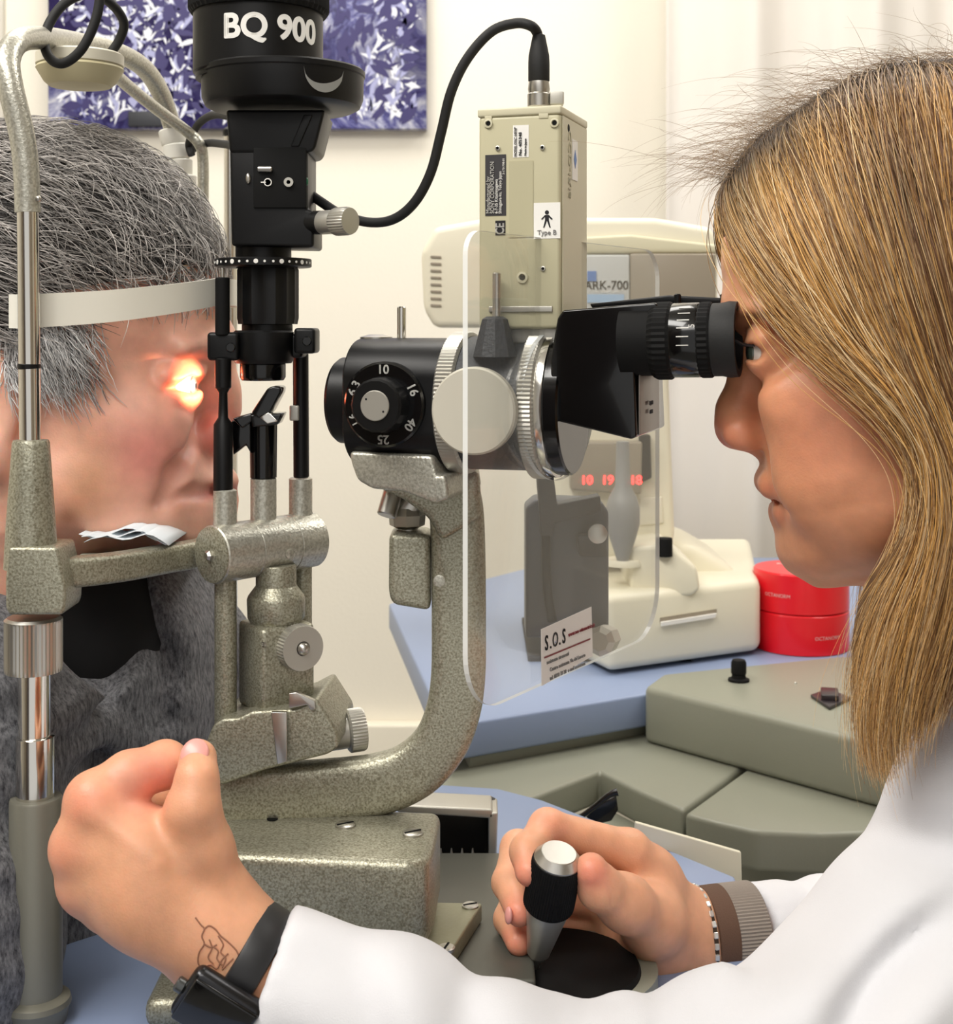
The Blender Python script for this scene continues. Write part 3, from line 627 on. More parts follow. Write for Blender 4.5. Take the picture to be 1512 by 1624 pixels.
MB().add(v, f).build('polished_edge', EDGE, shd, smooth=False)
# adhesive label on the shield
so2 = SR+sn*.0017
def HS(px, py): return on_plane(px, py, so2, sn)
st = MB().prism([HS(858, 998), HS(938, 962), HS(940, 1040), HS(859, 1088)], sn*.0002, 0).build('shield_label', mat('silver_label', srgb(226, 222, 218), .35, .1), shd)
lx = (HS(938, 962)-HS(858, 998)).normalized(); ly = V(0, 0, 1); lo = HS(858, 998)+sn*.0004
dz = (HS(858, 998)-HS(858, 1088)).length; lw = (HS(938, 962)-HS(858, 998)).length
lxh = Vector((lx.x, lx.y, 0)).normalized()
HL = shd
def ltxt(b, s, u, vv, m_, **k): return text(b, s, lo+lxh*u+V(0, 0, -vv), lxh, ly, m_, HL, 'label_lettering', **k)
ltxt('S', .011, .0055, .0085, BLKP, bold=.01, sx=.7); ltxt('O', .011, .0150, .0085, BLKP, bold=.0, sx=.7); ltxt('S', .011, .0245, .0085, BLKP, bold=.01, sx=.7)
ltxt('.', .011, .0100, .0085, BLKP); ltxt('.', .011, .0200, .0085, BLKP); ltxt('.', .004, .0150, .0085, BLUEP)
ltxt('www.sos-ottometrica.it', .0032, .0450, .0085, REDP)
MB().prism([lo+lxh*.003+V(0, 0, -.0150), lo+lxh*(lw-.002)+V(0, 0, -.0150), lo+lxh*(lw-.002)+V(0, 0, -.0158), lo+lxh*.003+V(0, 0, -.0158)], sn*.0001, 0).build('label_line', REDP, HL)
for i, (b, u) in enumerate((('assistenza strumenti', .018), ('Centro assistenza Via del Lavoro', .029), ('tel. 0233 33 28  e-mail assistenza', .029))):
    ltxt(b, .0030, u, .0185+i*.0045, GRYP)
# ---- base
zb0 = .905; 
bp = []
for x, y in ((S(255-CX, .705), .715), (S(650-CX, .700), .700), (S(678-CX, .703), .706), (S(688-CX, .712), .722), (S(688-CX, .712)+.002, .775), (S(255-CX, .705), .790)): bp.append((x, y, zb0))
MB().prism(bp, (0, 0, .045), .005, 4).build('base_body', HAM, sl)
for (x, y, d) in ((548, 1309, (1, .6, 0)), (655, 1322, (1, .6, 0))):
    slot_screw(on_z(x, y, .9503), (0, 0, 1), .0056, sl, slotdir=d)
MB().lathe(on_z(432, 1299, .9502), (0, 0, 1), [(.003, -.001), (.003, .0003)], 20).build('oil_hole', BLKM, sl)
zz = .9015
pq = [on_z(x, y, zz) for x, y in ((440, 1425), (765, 1432), (705, 1524), (330, 1560))]
MB().prism(pq, (0, 0, -.010), .0012).build('lower_plate', mat('olive_lacquer', srgb(150, 148, 122), .4, .3, (420, .3, .0006)), sl)
for (x, y) in ((746, 1437), (708, 1504)): slot_screw(on_z(x, y, zz+.0002), (0, 0, 1), .0046, sl, slotdir=(1, .4, 0) if y < 1450 else (.3, 1, 0))
MB().bx(-.12, .03, .70, .87, TZ, .8912, .002).build('sliding_base', mat('dark_grey_plate', srgb(92, 92, 84), .4, .3), sl)
MB().bx(-.166, -.130, .69, .76, TZ, TZ+.015, .006).build('rail_foot', HAM, sl)
# ---- joystick
jc = on_z(884, 1528, .884)
MB().lathe((jc.x, jc.y, TZ), (0, 0, 1), [(.046, 0), (.046, .004), (.0440, .0125), (.0430, .0145), (.02, .015)], 64).build('joystick_plate', BLKM, sl)
MB().lathe((jc.x+.006, jc.y+.004, TZ), (0, 0, 1), [(.0475, 0), (.0475, .011), (.045, .0115)], 64).build('joystick_ring', GREYP, sl)
jb = P(852, 1520, .725); jt = P(887, 1352, .704); jd = (jt-jb); JL = jd.length
MB().lathe(jb, jd, [(.0018, -.012), (.0025, 0), (.0040, .0005), (.0042, .003), (.0035, .004)], 24).build('joystick_pin', STEEL, sl)
MB().lathe(jb, jd, [(.0052, .003), (.0060, .004), (.0115, JL*.50), (.0118, JL*.54)], 40).build('joystick_cone', ALU, sl)
MB().lathe(jb, jd, [(.0120, JL*.50), (.0132, JL*.52, 1), (.0134, JL*.55, 1), (.0130, JL*.90, 1), (.0126, JL*.93)], knurl=60, kd=.0004).build('joystick_grip', BLKM, sl, angle=20)
MB().lathe(jb, jd, [(.0122, JL*.90), (.0122, JL*.945), (.0092, JL*1.0), (.0088, JL*1.003), (0, JL*1.0035)], 48).build('joystick_cap', STEEL, sl, angle=12)

# ================================================================ video camera on top of the microscope
vc = thing('video_camera', 'beige box video camera with labels standing upright on the microscope', 'camera', M(824, 522, .0))
zt_, zb_ = CZ-S(170-HY, .725), CZ-S(522-HY, .725)
LF = .020                                   # its front face, towards the camera
fl, fr_ = M(759, 350, LF), M(889, 350, LF); wd = (fr_-fl).length
def CP(u, vz, out=0.0): return fl+e1*u+V(0, 0, vz-fl.z)+e2*out          # u along the face, world height
pts = [CP(0, zb_), CP(wd, zb_), CP(wd, zb_)-e2*.058, CP(0, zb_)-e2*.058]
MB().prism(pts, (0, 0, zt_-zb_-.004), .0022, 4).build('camera_body', BEIGE, vc)
bdy = SC.objects['camera_body']
lid = MB().prism([p+V(0, 0, zt_-zb_-.0045) for p in [CP(-.0005, zb_, .0005), CP(wd+.0005, zb_, .0005), CP(wd+.0005, zb_)-e2*.0585, CP(-.0005, zb_)-e2*.0585]], (0, 0, .0045), .0010)
for u0, u1 in ((.0035, .0075), (wd-.0115, wd-.0065)): lid.prism([CP(u0, zt_-.0065, .0004), CP(u1, zt_-.0065, .0004), CP(u1, zt_-.0035, .0004), CP(u0, zt_-.0035, .0004)], -e2*.001, .0002)
lid.build('camera_lid', BEIGE2, vc)
MB().prism([CP(wd+.0002, zb_+.001, -.003), CP(wd+.0002, zb_+.001, -.056), CP(wd+.0002, zt_-.005, -.056), CP(wd+.0002, zt_-.005, -.003)], e1*.0004, 0).build('side_panel', BEIGE2, vc)
def cam_uv(px, py): p = M(px, py, LF); return (p-fl).dot(e1), p.z
for px, py, r in ((775, 196, .0024), (880, 195, .0024), (790, 235, .0013), (861, 234, .0013), (862, 426, .0013), (829, 440, .0030)):
    u, z = cam_uv(px, py); rg = MB().lathe(CP(u, z), e2, [(r, -.0005), (r, .0009), (r*.62, .0011), (r*.5, -.0002)], 24).build('screw_boss', BEIGE2 if r > .002 else ALU, bdy)
    MB().lathe(CP(u, z), e2, [(r*.5, -.001), (r*.5, .0004), (0, .0004)], 16).build('screw_hole', BLKM, bdy)
def plate(px0, px1, py0, py1, m_, name='label_plate', out=.0002):
    u0, z1 = cam_uv(px0, py0); u1, z0 = cam_uv(px1, py1)
    o = MB().prism([CP(u0, z0, 0), CP(u1, z0, 0), CP(u1, z1, 0), CP(u0, z1, 0)], e2*out, 0).build(name, m_, vc); return o
u0, z0 = cam_uv(807, 255); plate(808, 846, 256, 376, mat('beige_recess', srgb(184, 178, 147), .5), 'access_panel', .0004)
p1 = plate(770, 803, 246, 342, mat('charcoal_label', srgb(54, 52, 54), .5), 'maker_label')
def vt(b, s, px, py, m_, par, al='LEFT', bold=.0, sx=1.0):       # lettering running up the face
    u, z = cam_uv(px, py); return text(b, s, CP(u, z, .00045), V(0, 0, 1), -e1, m_, par, 'lettering', bold, align=al, sx=sx)
vt('Manufactured by', .0030, 775, 339, WHT, p1, bold=.012, sx=.96); vt('SONY CORPORATION', .0030, 781.5, 339, WHT, p1, bold=.012, sx=.90)
vt('6-7-35 Kitashinagawa', .0024, 788, 339, WHT, p1, sx=.88); vt('Shinagawa-ku, Tokyo Japan', .0024, 794, 339, WHT, p1, sx=.85); vt('3-170-708-01', .0016, 799.5, 277, WHT, p1)
p2 = plate(814, 839, 199, 249, WHT, 'model_label')
vt('MODEL DXC-107AP', .0021, 818.5, 248, GRYP, p2, sx=.82); vt('No. 405348', .0024, 826, 247, BLKP, p2, sx=1.06); vt('Made in Japan', .0016, 834, 247, BLKP, p2, sx=1.0)
p3 = plate(786, 802, 350, 373, BLKP, 'approval_label')
vt('CE', .0066, 794, 372, WHT, p3, bold=.02, sx=.75)
p4 = plate(847, 889, 322, 378, WHT, 'type_label')
u, z = cam_uv(868, 337); MB().lathe(CP(u, z, .0002), e2, [(.0011, 0), (.0011, .0002)], 16).build('figure_head', BLKP, p4)
def fig(pts): return MB().prism([CP(*(cam_uv(x, y)), .0002) for x, y in pts], e2*.0002, 0)
g = fig([(865, 341), (871, 341), (871, 350), (865, 350)])
for q in ([(865, 341), (866, 343), (860, 349), (859, 347)], [(871, 341), (877, 347), (876, 349), (870, 344)], [(865, 349), (868, 350), (864, 361), (862, 361)], [(868, 350), (871, 349), (874, 361), (872, 361)]):
    g.prism([CP(*(cam_uv(x, y)), .0002) for x, y in q], e2*.0002, 0)
g.build('figure_body', BLKP, p4)
u, z = cam_uv(868, 369); text('Type B', .0036, CP(u, z, .0004), e1, e3, GRYP, p4, 'lettering')
sp = MB().prism([CP(wd+.0007, CZ-S(208-HY, .71), -.022), CP(wd+.0007, CZ-S(208-HY, .71), -.034), CP(wd+.0007, CZ-S(275-HY, .71), -.034), CP(wd+.0007, CZ-S(275-HY, .71), -.022)], e1*.0002, 0).build('side_label', WHT, vc)
zc = CZ-S(240-HY, .71); MB().prism([CP(wd+.001, zc+.005, -.028), CP(wd+.001, zc, -.031), CP(wd+.001, zc-.005, -.028), CP(wd+.001, zc, -.025)], e1*.0001, 0).build('diamond_mark', BLUEP, sp)
text('CCD-IRIS', .0075, CP(wd+.0008, CZ-S(252-HY, .71), -.017), V(0, 0, -1), -e2*-1, mat('embossed_print', srgb(176, 170, 146), .5), vc, 'embossed_lettering', 0, sx=1.2)
MB().lathe(CP(wd+.0005, CZ-S(196-HY, .715), -.015), e1, [(.0022, -.001), (.0022, .0002)], 16).build('side_hole', BLKM, vc)
MB().prism([CP(.006, zb_+.012, .0), CP(wd-.004, zb_+.012, .0), CP(wd-.004, zb_+.009, .0), CP(.006, zb_+.009, .0)], e2*.0012, .0004).build('base_ridge', ALU, vc)
MB().prism([CP(.004, zb_-.008, -.004), CP(wd+.001, zb_-.008, -.004), CP(wd+.001, zb_+.003, -.004), CP(.004, zb_+.003, -.004)], -e2*.045, .002).build('camera_mount', ALU, vc)
# plug and cable
pc_ = M(855, 165, -.008); zz_ = lambda y: CZ-S(y-HY, pc_.y)
plg = thing('cable_plug', 'black plug with silver collar on top of the beige box camera', 'plug', (pc_.x, pc_.y, zt_))
MB().lathe((pc_.x, pc_.y, 0), (0, 0, 1), [(.0062, zz_(169)), (.0062, zz_(150)), (.0055, zz_(148)), (.0060, zz_(142)), (.0055, zz_(130))], 32).build('plug_collar', STEEL, plg)
MB().lathe((pc_.x, pc_.y, 0), (0, 0, 1), [(.0050, zz_(132)), (.0058, zz_(128)), (.0058, zz_(100)), (.0056, zz_(88)), (.0034, zz_(56)), (.002, zz_(54))], 32).build('plug_boot', RUB, plg)
MB().box((pc_.x+.0095, pc_.y, zz_(157)), (.0038, 0, 0), (0, .004, 0), (0, 0, .0035), .0006).build('plug_latch', ALU, plg)
tag(MB().tube([P(488, 305, .80), P(512, 322, .79), P(545, 342, .785), P(590, 353, .78), P(628, 346, .775), P(660, 318, .77), P(684, 272, .765), P(700, 210, .76), P(716, 145, .755), P(742, 92, .752), P(780, 50, .75), P(818, 37, .748), P(842, 41, .745), P(852, 52, pc_.y), P(853, 64, pc_.y)], .0028, seg=16).build('camera_cable', RUB),
    'black cable looping from behind the lamp tower up to the camera plug', 'cable')
# ================================================================ far table, autorefractor, boxes
def leg_box(mb, x0, x1, y0, y1, z1): return mb.bx(x0, x1, y0, y1, 0, z1, .003)
T2 = .895
ft_ = thing('blue_side_table', 'pale blue laminate table carrying the cream eye-testing machine and red tins', 'table', (.35, 1.6, 0))
q = [on_z(617, 957, T2), on_z(705, 1152, T2), on_z(1320, 1052, T2), on_z(1560, 1000, T2), on_z(1560, 884, T2), on_z(900, 884, T2)]
MB().prism(q, (0, 0, -.030), .003).build('table_top', BLUET, ft_)
MB().prism([p+V(.02 if i in (0, 1) else 0, .02, -.031) for i, p in enumerate(q)], (0, 0, -.012), .002).build('under_frame', GREYP, ft_)
for x, y in ((-.02, 1.75), (.30, 1.50), (.62, 1.98)): leg_box(MB(), x-.02, x+.02, y-.02, y+.02, T2-.045).build('leg', TUBEP, ft_)

ark = thing('autorefractor', 'cream tabletop eye-testing machine with grey hood and joystick behind the shield', 'eye-testing machine', (.14, 1.45, T2))
YA = 1.30
b0 = [on_z(x, y, T2) for x, y in ((918, 1050), (965, 1074), (1206, 1040), (1190, 955), (905, 955))]
for p in b0: p.z = T2+.004
MB().prism(b0, (0, 0, CZ-S(935-HY, 1.32)-T2-.004), .009, 4).build('machine_base', CREAM, ark)
MB().box((.13, 1.44, T2+.003), (.08, 0, 0), (0, .09, 0), (0, 0, .003), .001).build('rubber_feet', BLKM, ark)
MB().prism([P(x, y, 1.33) for x, y in ((1000, 958), (1100, 945), (1112, 935), (1106, 900), (1060, 862), (1000, 868))], (0.0, .13, 0), .007, 4).build('sliding_stage', CREAM, ark)
MB().prism([P(x, y, 1.42) for x, y in ((1040, 860), (1100, 862), (1165, 900), (1190, 940), (1190, 985), (1040, 985))], (0, .14, 0), .012, 5).build('rear_housing', CREAM, ark)
MB().prism([P(x, y, 1.40) for x, y in ((880, 520), (1060, 520), (1063, 620), (1072, 855), (1060, 880), (880, 900))], (0, .12, 0), .008, 4).build('machine_column', CREAM, ark)
MB().prism([P(x, y, 1.398) for x, y in ((1015, 790), (1050, 788), (1053, 830), (1015, 834))], (0, .004, 0), .001).build('column_hatch', IVORY, ark)
MB().prism([P(x, y, 1.385) for x, y in ((905, 700), (1020, 700), (1018, 785), (905, 778))], (0, .02, 0), .003).build('display_panel', TAUPE, ark)
dp = SC.objects['display_panel']
MB().prism([P(x, y, 1.387) for x, y in ((1015, 690), (1032, 690), (1034, 758), (1018, 766))], (0, .012, 0), .001).build('display_hood', BLKM, ark)
for b, px in (('10', 931), ('19', 964), ('18', 1009)): text(b, .0125, P(px, 762, 1.3845), (1, 0, 0), (0, 0, 1), LED, dp, 'led_digits', .01)
jx = lz(988, 0, [(10, 700), (12, 770), (22, 788), (27, 805), (27, 830), (22, 850), (12, 880), (9, 890)], 1.33)
MB().lathe(*jx, seg=32).build('machine_joystick', mat('mid_grey_grip', srgb(140, 140, 138), .5), ark)
MB().lathe(*lz(990, 0, [(28, 886), (30, 890), (30, 896)], 1.34), seg=36).build('joystick_ring', CREAM, ark)
MB().lathe(*lz(1054, 0, [(12, 853), (13, 856), (13, 882)], 1.33), seg=24).build('black_knob', BLKM, ark)
pr = [on_plane(x, y, P(1100, 980, 1.25), Vector((-.13, 1, 0))) for x, y in ((1047, 985), (1137, 969), (1137, 979), (1047, 994))]
yv = lambda px, py: on_plane(px, py, b0[1]+V(0, -.0008, 0), (b0[2]-b0[1]).cross(V(0, 0, 1)))
MB().prism([yv(1047, 980), yv(1137, 966), yv(1137, 972), yv(1047, 987)], (0, .003, 0), 0).build('printer_slot', TAUPE, ark)
MB().prism([yv(1048, 986), yv(1136, 972), yv(1134, 978), yv(1048, 992)], (0, -.004, 0), 0).build('paper_strip', WHT, ark)
# head of the machine
MB().prism([P(x, y, 1.40) for x, y in ((690, 360), (770, 346), (900, 345), (1040, 345), (1128, 360), (1140, 380), (1140, 520), (690, 520), (672, 490), (668, 400))], (0, .18, 0), .02, 5).build('machine_head', CREAM, ark)
for k in range(8): MB().prism([P(x, y+k*11, 1.3985) for x, y in ((683, 405), (700, 406), (700, 410), (683, 409))], (0, .003, 0), .0004).build('vent_slot', TAUPE, ark)
MB().prism([P(x, y, 1.394) for x, y in ((765, 384), (1000, 372), (1140, 388), (1140, 402), (765, 402))], (0, .01, 0), .003).build('head_trim', BEIGE2, ark)
MB().prism([P(x, y, 1.390) for x, y in ((1000, 402), (1136, 402), (1136, 520), (1000, 520))], (0, .012, 0), .002).build('grey_cover', TAUPE, ark)
MB().prism([P(x, y, 1.390) for x, y in ((890, 404), (999, 404), (999, 520), (890, 520))], (0, .012, 0), .002).build('name_panel', mat('pale_grey_panel', srgb(196, 198, 196), .4), ark)
npn = SC.objects['name_panel']
text('ARK-700', .0125, P(962, 453, 1.3895), (1, 0, 0), (0, 0, 1), WHT, npn, 'lettering', .02, sx=.95)
text('AUTO REF/KERATOMETER', .0038, P(960, 463, 1.3895), (1, 0, 0), (0, 0, 1), WHT, npn, 'lettering', .0, sx=.95)
MB().bx(P(932, 0, 1.389).x, P(946, 0, 1.389).x, 1.3885, 1.39, P(0, 446, 1.389).z, P(0, 430, 1.389).z, 0).build('blue_badge', BLUEP, ark)
MB().bx(P(932, 0, 1.389).x, P(990, 0, 1.389).x, 1.3885, 1.39, P(0, 480, 1.389).z, P(0, 467, 1.389).z, 0).build('blue_strip', mat('pale_blue_print', srgb(160, 190, 220), .5), npn)
tag(MB().tube([P(1118, 905, 1.66), P(1128, 885, 1.68), P(1145, 866, 1.70), P(1164, 868, 1.70), P(1176, 890, 1.69), P(1180, 930, 1.66)], .0045).build('power_cable', RUB), 'black power cable bowing up behind the cream machine', 'cable')

for k, (lab, txt) in enumerate((('red round tin, lower of the stack of two on the blue table', 0), ('red round tin, upper of the stack with a shining lid', 1))):
    c = P(1271, 0, 1.416); z0 = T2+.0405*k
    o = thing('red_tin', lab, 'tin', (c.x, 1.416, z0), 'round red tins')
    MB().lathe((c.x, 1.416, z0), (0, 0, 1), [(.046, 0), (.0478, .0008), (.0478, .0385), (.0465, .0400), (.0, .0402)], 72).build('tin_body', REDM, o, angle=25)
    a0 = .35 if k == 0 else -.75; t = text('OCTANORM' if k == 0 else 'OCTANORM', .0050, (0, 0, 0), (1, 0, 0), (0, 0, 1), WHT, None)
    for v_ in t.data.vertices: a = a0+v_.co.x/.048; v_.co = Vector((c.x+.0481*math.sin(a), 1.416-.0481*math.cos(a), z0+.018+v_.co.z))
    attach(t, o)
    if k: text('OCTANORM', .006, (c.x-.005, 1.43, z0+.0405), (1, -.45, 0), (.45, 1, 0), WHT, o, 'lid_lettering')

# ================================================================ grey-green instrument stand
un = thing('instrument_stand', 'grey-green plastic instrument stand with curved arms and raised switch box', 'instrument stand', (.45, 1.1, 0))
ZU, ZB = .855, .905
def uz(pts, z): return [on_z(x, y, z) for x, y in pts]
ub = MB().prism(uz([(1022, 1088), (1350, 1168), (1620, 1230), (1620, 1040), (1330, 1040), (1050, 1068)], ZB), (0, 0, -.050), .006, 4).build('switch_box', GREYP, un)
sa = [(700, 1185), (850, 1120), (1020, 1120), (1198, 1202), (1084, 1284), (1010, 1252), (952, 1222), (760, 1296), (690, 1260)]
MB().prism(uz(sa, ZU), (0, 0, -.028), .004, 4).build('left_arm_cover', GREYP, un)
arc = [(1202, 1206), (1380, 1250), (1560, 1290), (1560, 1330), (1400, 1318), (1300, 1322), (1200, 1318), (1130, 1302), (1086, 1290)]
MB().prism(uz(arc, ZU), (0, 0, -.030), .004, 4).build('right_arm_cover', GREYP, un)
MB().prism([p+V(0, 0, -.028) for p in uz([(952, 1222), (1010, 1250), (1084, 1282), (1040, 1340), (800, 1340), (760, 1296)], ZU)], (0, 0, -.02), .001).build('notch_floor', GREYP, un)
cq = on_z(1290, 1300, .82); MB().lathe((cq.x, cq.y+.05, 0), (0, 0, 1), [(.14, 0), (.14, .02), (.062, .05), (.062, .80), (.085, .826)], 48).build('stand_column', GREYP, un)
swm = mat('dark_switch', srgb(44, 36, 40), .35)
kk = on_z(1172, 1080, ZB); MB().lathe(kk, (0, 0, 1), [(.0095, -.001), (.0095, .002), (.0065, .003), (.0060, .006), (.0068, .007), (.0068, .0165), (.0055, .019), (.002, .0195)], 28).build('black_button', BLKM, un)
ss = uz([(1286, 1106), (1314, 1096), (1350, 1110), (1316, 1126)], ZB+.0004); MB().prism(ss, (0, 0, .0025), .0005).build('rocker_frame', swm, un)
cs_ = sum(ss, Vector())/4; MB().box(cs_+V(0, 0, .004), (ss[2]-ss[0])*.22, (ss[1]-ss[3])*.22, V(0, 0, .003), .001).build('rocker_switch', swm, un)
MB().sphere(on_z(1262, 1084, ZB), .0016).build('small_screw', ALU, un)
MB().sphere(on_z(912, 1183, ZU), .0014).build('small_screw', ALU, un)
# spectacles left in the notch
gp = thing('black_spectacles', 'black glossy spectacles lying in the notch of the grey stand', 'spectacles', on_z(960, 1300, .83))
MB().tube([P(915, 1300, 1.0), P(940, 1282, 1.0), P(965, 1262, 1.0), P(980, 1256, 1.0)], [.0018, .002, .0022, .003], seg=12).build('temple_arm', BLKG, gp)
MB().prism([P(x, y, 1.003) for x, y in ((930, 1296), (955, 1274), (978, 1262), (981, 1285), (970, 1302), (945, 1308))], (0, .002, 0), .0006).build('dark_lens', BLKG, gp)

# ================================================================ slit lamp table, dock, board
tb = thing('slit_lamp_table', 'blue laminate table top under the slit lamp and charging dock', 'table', (-.05, .85, 0))
q = [on_z(1172, 1412, TZ), on_z(1166, 1390, TZ), on_z(1000, 1322, TZ), on_z(860, 1268, TZ), on_z(790, 1250, TZ), on_z(640, 1240, TZ), V(-.42, 1.08, TZ), V(-.42, .56, TZ), V(.08, .52, TZ), V(.14, .62, TZ), V(.155, .80, TZ)]
MB().prism(q, (0, 0, -.022), .002).build('table_top', BLUET, tb)
MB().bx(-.14, -.04, .76, .90, .03, TZ-.022, .006).build('table_column', TUBEP, tb)
MB().bx(-.32, .12, .58, 1.02, 0, .035, .01).build('table_foot', TUBEP, tb)
YD = .885; dk = thing('charging_dock', 'silver framed black charging dock with contact pins behind the slit lamp base', 'charging dock', (S(715-CX, YD), YD, TZ))
zt2, zb2 = P(0, 1284, YD).z, TZ; xl, xr = S(630-CX, YD), S(790-CX, YD)
o_out = [(xl, zb2), (xr-.004, zb2), (xr, zt2-.006), (xr-.001, zt2-.002), (xr-.005, zt2), (xl, zt2+.003)]
MB().prism([V(a, YD+.024, b) for a, b in o_out], (0, .004, 0), .001).build('dock_back', mat('dock_inner', srgb(34, 33, 33), .35), dk)
for nm, pts in (('dock_wall', [(xr-.006, zb2), (xr-.001, zb2), (xr, zt2-.002), (xr-.006, zt2-.002)]), ('dock_wall', [(xl, zt2-.002), (xr-.002, zt2-.006), (xr-.004, zt2), (xl, zt2+.003)]), ('dock_floor', [(xl, zb2+.0005), (xr-.004, zb2+.0005), (xr-.004, zb2+.004), (xl, zb2+.004)])):
    MB().prism([V(a, YD, b) for a, b in pts], (0, .028, 0), .0012).build(nm, ALU, dk)
MB().box((xl/2+xr/2-.003, YD+.013, zb2+.006), ((xr-xl)/2-.005, 0, 0), (0, .009, 0), (0, 0, .0025), .0005).build('contact_block', BLKM, dk)
for k in range(4): MB().lathe((S(699+17*k-CX, YD), YD+.008, zb2+.008), (0, 0, 1), [(.0011, 0), (.0011, .003), (.0004, .007)], 12).build('contact_pin', ALU, dk)
bd = MB().prism([on_plane(x, y, V(.12, .93, 0), V(.0, 1, .0)) for x, y in ((1008, 1304), (1176, 1352), (1178, 1420), (1000, 1420))], (0, .004, 0), .001).build('cream_board', CREAM)
tag(bd, 'cream board edge showing behind the blue table and woman\'s right hand', 'board')
# ================================================================ soft bodies: signed distance fields turned into one surface
class Field:
    def __init__(s, lo, hi, h):
        s.lo = np.array(lo, float); s.h = h; s.n = np.ceil((np.array(hi)-s.lo)/h).astype(int)+1
        s.f = np.full(s.n, 1.0, np.float32)
    def reg(s, lo, hi):
        a = np.clip(np.floor((np.array(lo)-s.lo)/s.h).astype(int), 0, s.n); b = np.clip(np.ceil((np.array(hi)-s.lo)/s.h).astype(int)+1, 0, s.n)
        sl = tuple(slice(int(i), int(j)) for i, j in zip(a, b))
        g = [(np.arange(sl[i].start, sl[i].stop)*s.h+s.lo[i]).astype(np.float32) for i in range(3)]
        return sl, g[0][:, None, None], g[1][None, :, None], g[2][None, None, :]
    def comb(s, sl, d, k, op):
        if 0 in d.shape: return
        f = s.f[sl]
        if op == 'add':
            h = np.maximum(k-np.abs(f-d), 0)/k; s.f[sl] = np.minimum(f, d)-h*h*k*.25
        else:
            h = np.maximum(k-np.abs(f+d), 0)/k; s.f[sl] = np.maximum(f, -d)+h*h*k*.25
    def cone(s, a, b, ra, rb, k=.006, op='add'):
        a = np.array(a, float); b = np.array(b, float); m = k+3*s.h+max(ra, rb)
        sl, x, y, z = s.reg(np.minimum(a, b)-m, np.maximum(a, b)+m); q = b-a; qq = max(float(q@q), 1e-12)
        t = np.clip(((x-a[0])*q[0]+(y-a[1])*q[1]+(z-a[2])*q[2])/qq, 0, 1)
        d = np.sqrt((x-a[0]-q[0]*t)**2+(y-a[1]-q[1]*t)**2+(z-a[2]-q[2]*t)**2)-(ra+(rb-ra)*t)
        s.comb(sl, d, k, op); return s
    def ell(s, c, r, k=.006, op='add', M=None):
        c = np.array(c, float); r = np.array(r, float); m = k+3*s.h+r.max()
        sl, x, y, z = s.reg(c-m, c+m); x = x-c[0]; y = y-c[1]; z = z-c[2]
        if M is not None: x, y, z = (M[i][0]*x+M[i][1]*y+M[i][2]*z for i in range(3))
        k0 = np.sqrt((x/r[0])**2+(y/r[1])**2+(z/r[2])**2); k1 = np.sqrt((x/r[0]**2)**2+(y/r[1]**2)**2+(z/r[2]**2)**2)+1e-9
        s.comb(sl, k0*(k0-1)/k1, k, op); return s
    def chain(s, pts, rs, k=.006, op='add'):
        for i in range(len(pts)-1): s.cone(pts[i], pts[i+1], rs[i], rs[i+1], k, op)
        return s
    def mesh(s):
        f = s.f; S_ = f < 0; nx, ny, nz = f.shape
        c = [S_[i:nx-1+i, j:ny-1+j, k:nz-1+k] for i in (0, 1) for j in (0, 1) for k in (0, 1)]
        tot = sum(a.astype(np.int8) for a in c); cell = (tot > 0) & (tot < 8)
        idx = np.full(cell.shape, -1, np.int64); I = np.argwhere(cell); idx[cell] = np.arange(len(I))
        acc = np.zeros((len(I), 3)); cnt = np.zeros(len(I)); cor = [(i, j, k) for i in (0, 1) for j in (0, 1) for k in (0, 1)]
        val = {q: f[I[:, 0]+q[0], I[:, 1]+q[1], I[:, 2]+q[2]] for q in cor}
        for q in cor:
            for ax in range(3):
                if q[ax] == 0:
                    p = list(q); p[ax] = 1; p = tuple(p); a, b = val[q], val[p]; m = (a < 0) != (b < 0)
                    t = np.where(m, a/np.where(m, a-b, 1), 0); o = np.zeros((len(I), 3)); o[:] = q; o[:, ax] += t
                    acc += o*m[:, None]; cnt += m
        v = s.lo+(I+acc/cnt[:, None])*s.h; F_ = []
        for ax in range(3):
            b, c_ = (ax+1) % 3, (ax+2) % 3; sh = [slice(None)]*3; s2 = [slice(None)]*3
            sh[ax] = slice(0, f.shape[ax]-1); s2[ax] = slice(1, None); A = S_[tuple(sh)]; B = S_[tuple(s2)]
            E = np.argwhere(A != B); E = E[(E[:, b] > 0) & (E[:, c_] > 0) & (E[:, b] < f.shape[b]-1) & (E[:, c_] < f.shape[c_]-1)]
            if not len(E): continue
            def g(db, dc):
                q = E.copy(); q[:, b] -= db; q[:, c_] -= dc; return idx[q[:, 0], q[:, 1], q[:, 2]]
            Q = np.stack([g(1, 1), g(0, 1), g(0, 0), g(1, 0)], 1); fl = A[E[:, 0], E[:, 1], E[:, 2]]
            Q[~fl] = Q[~fl][:, ::-1]; F_.append(Q)
        return v, np.concatenate(F_)
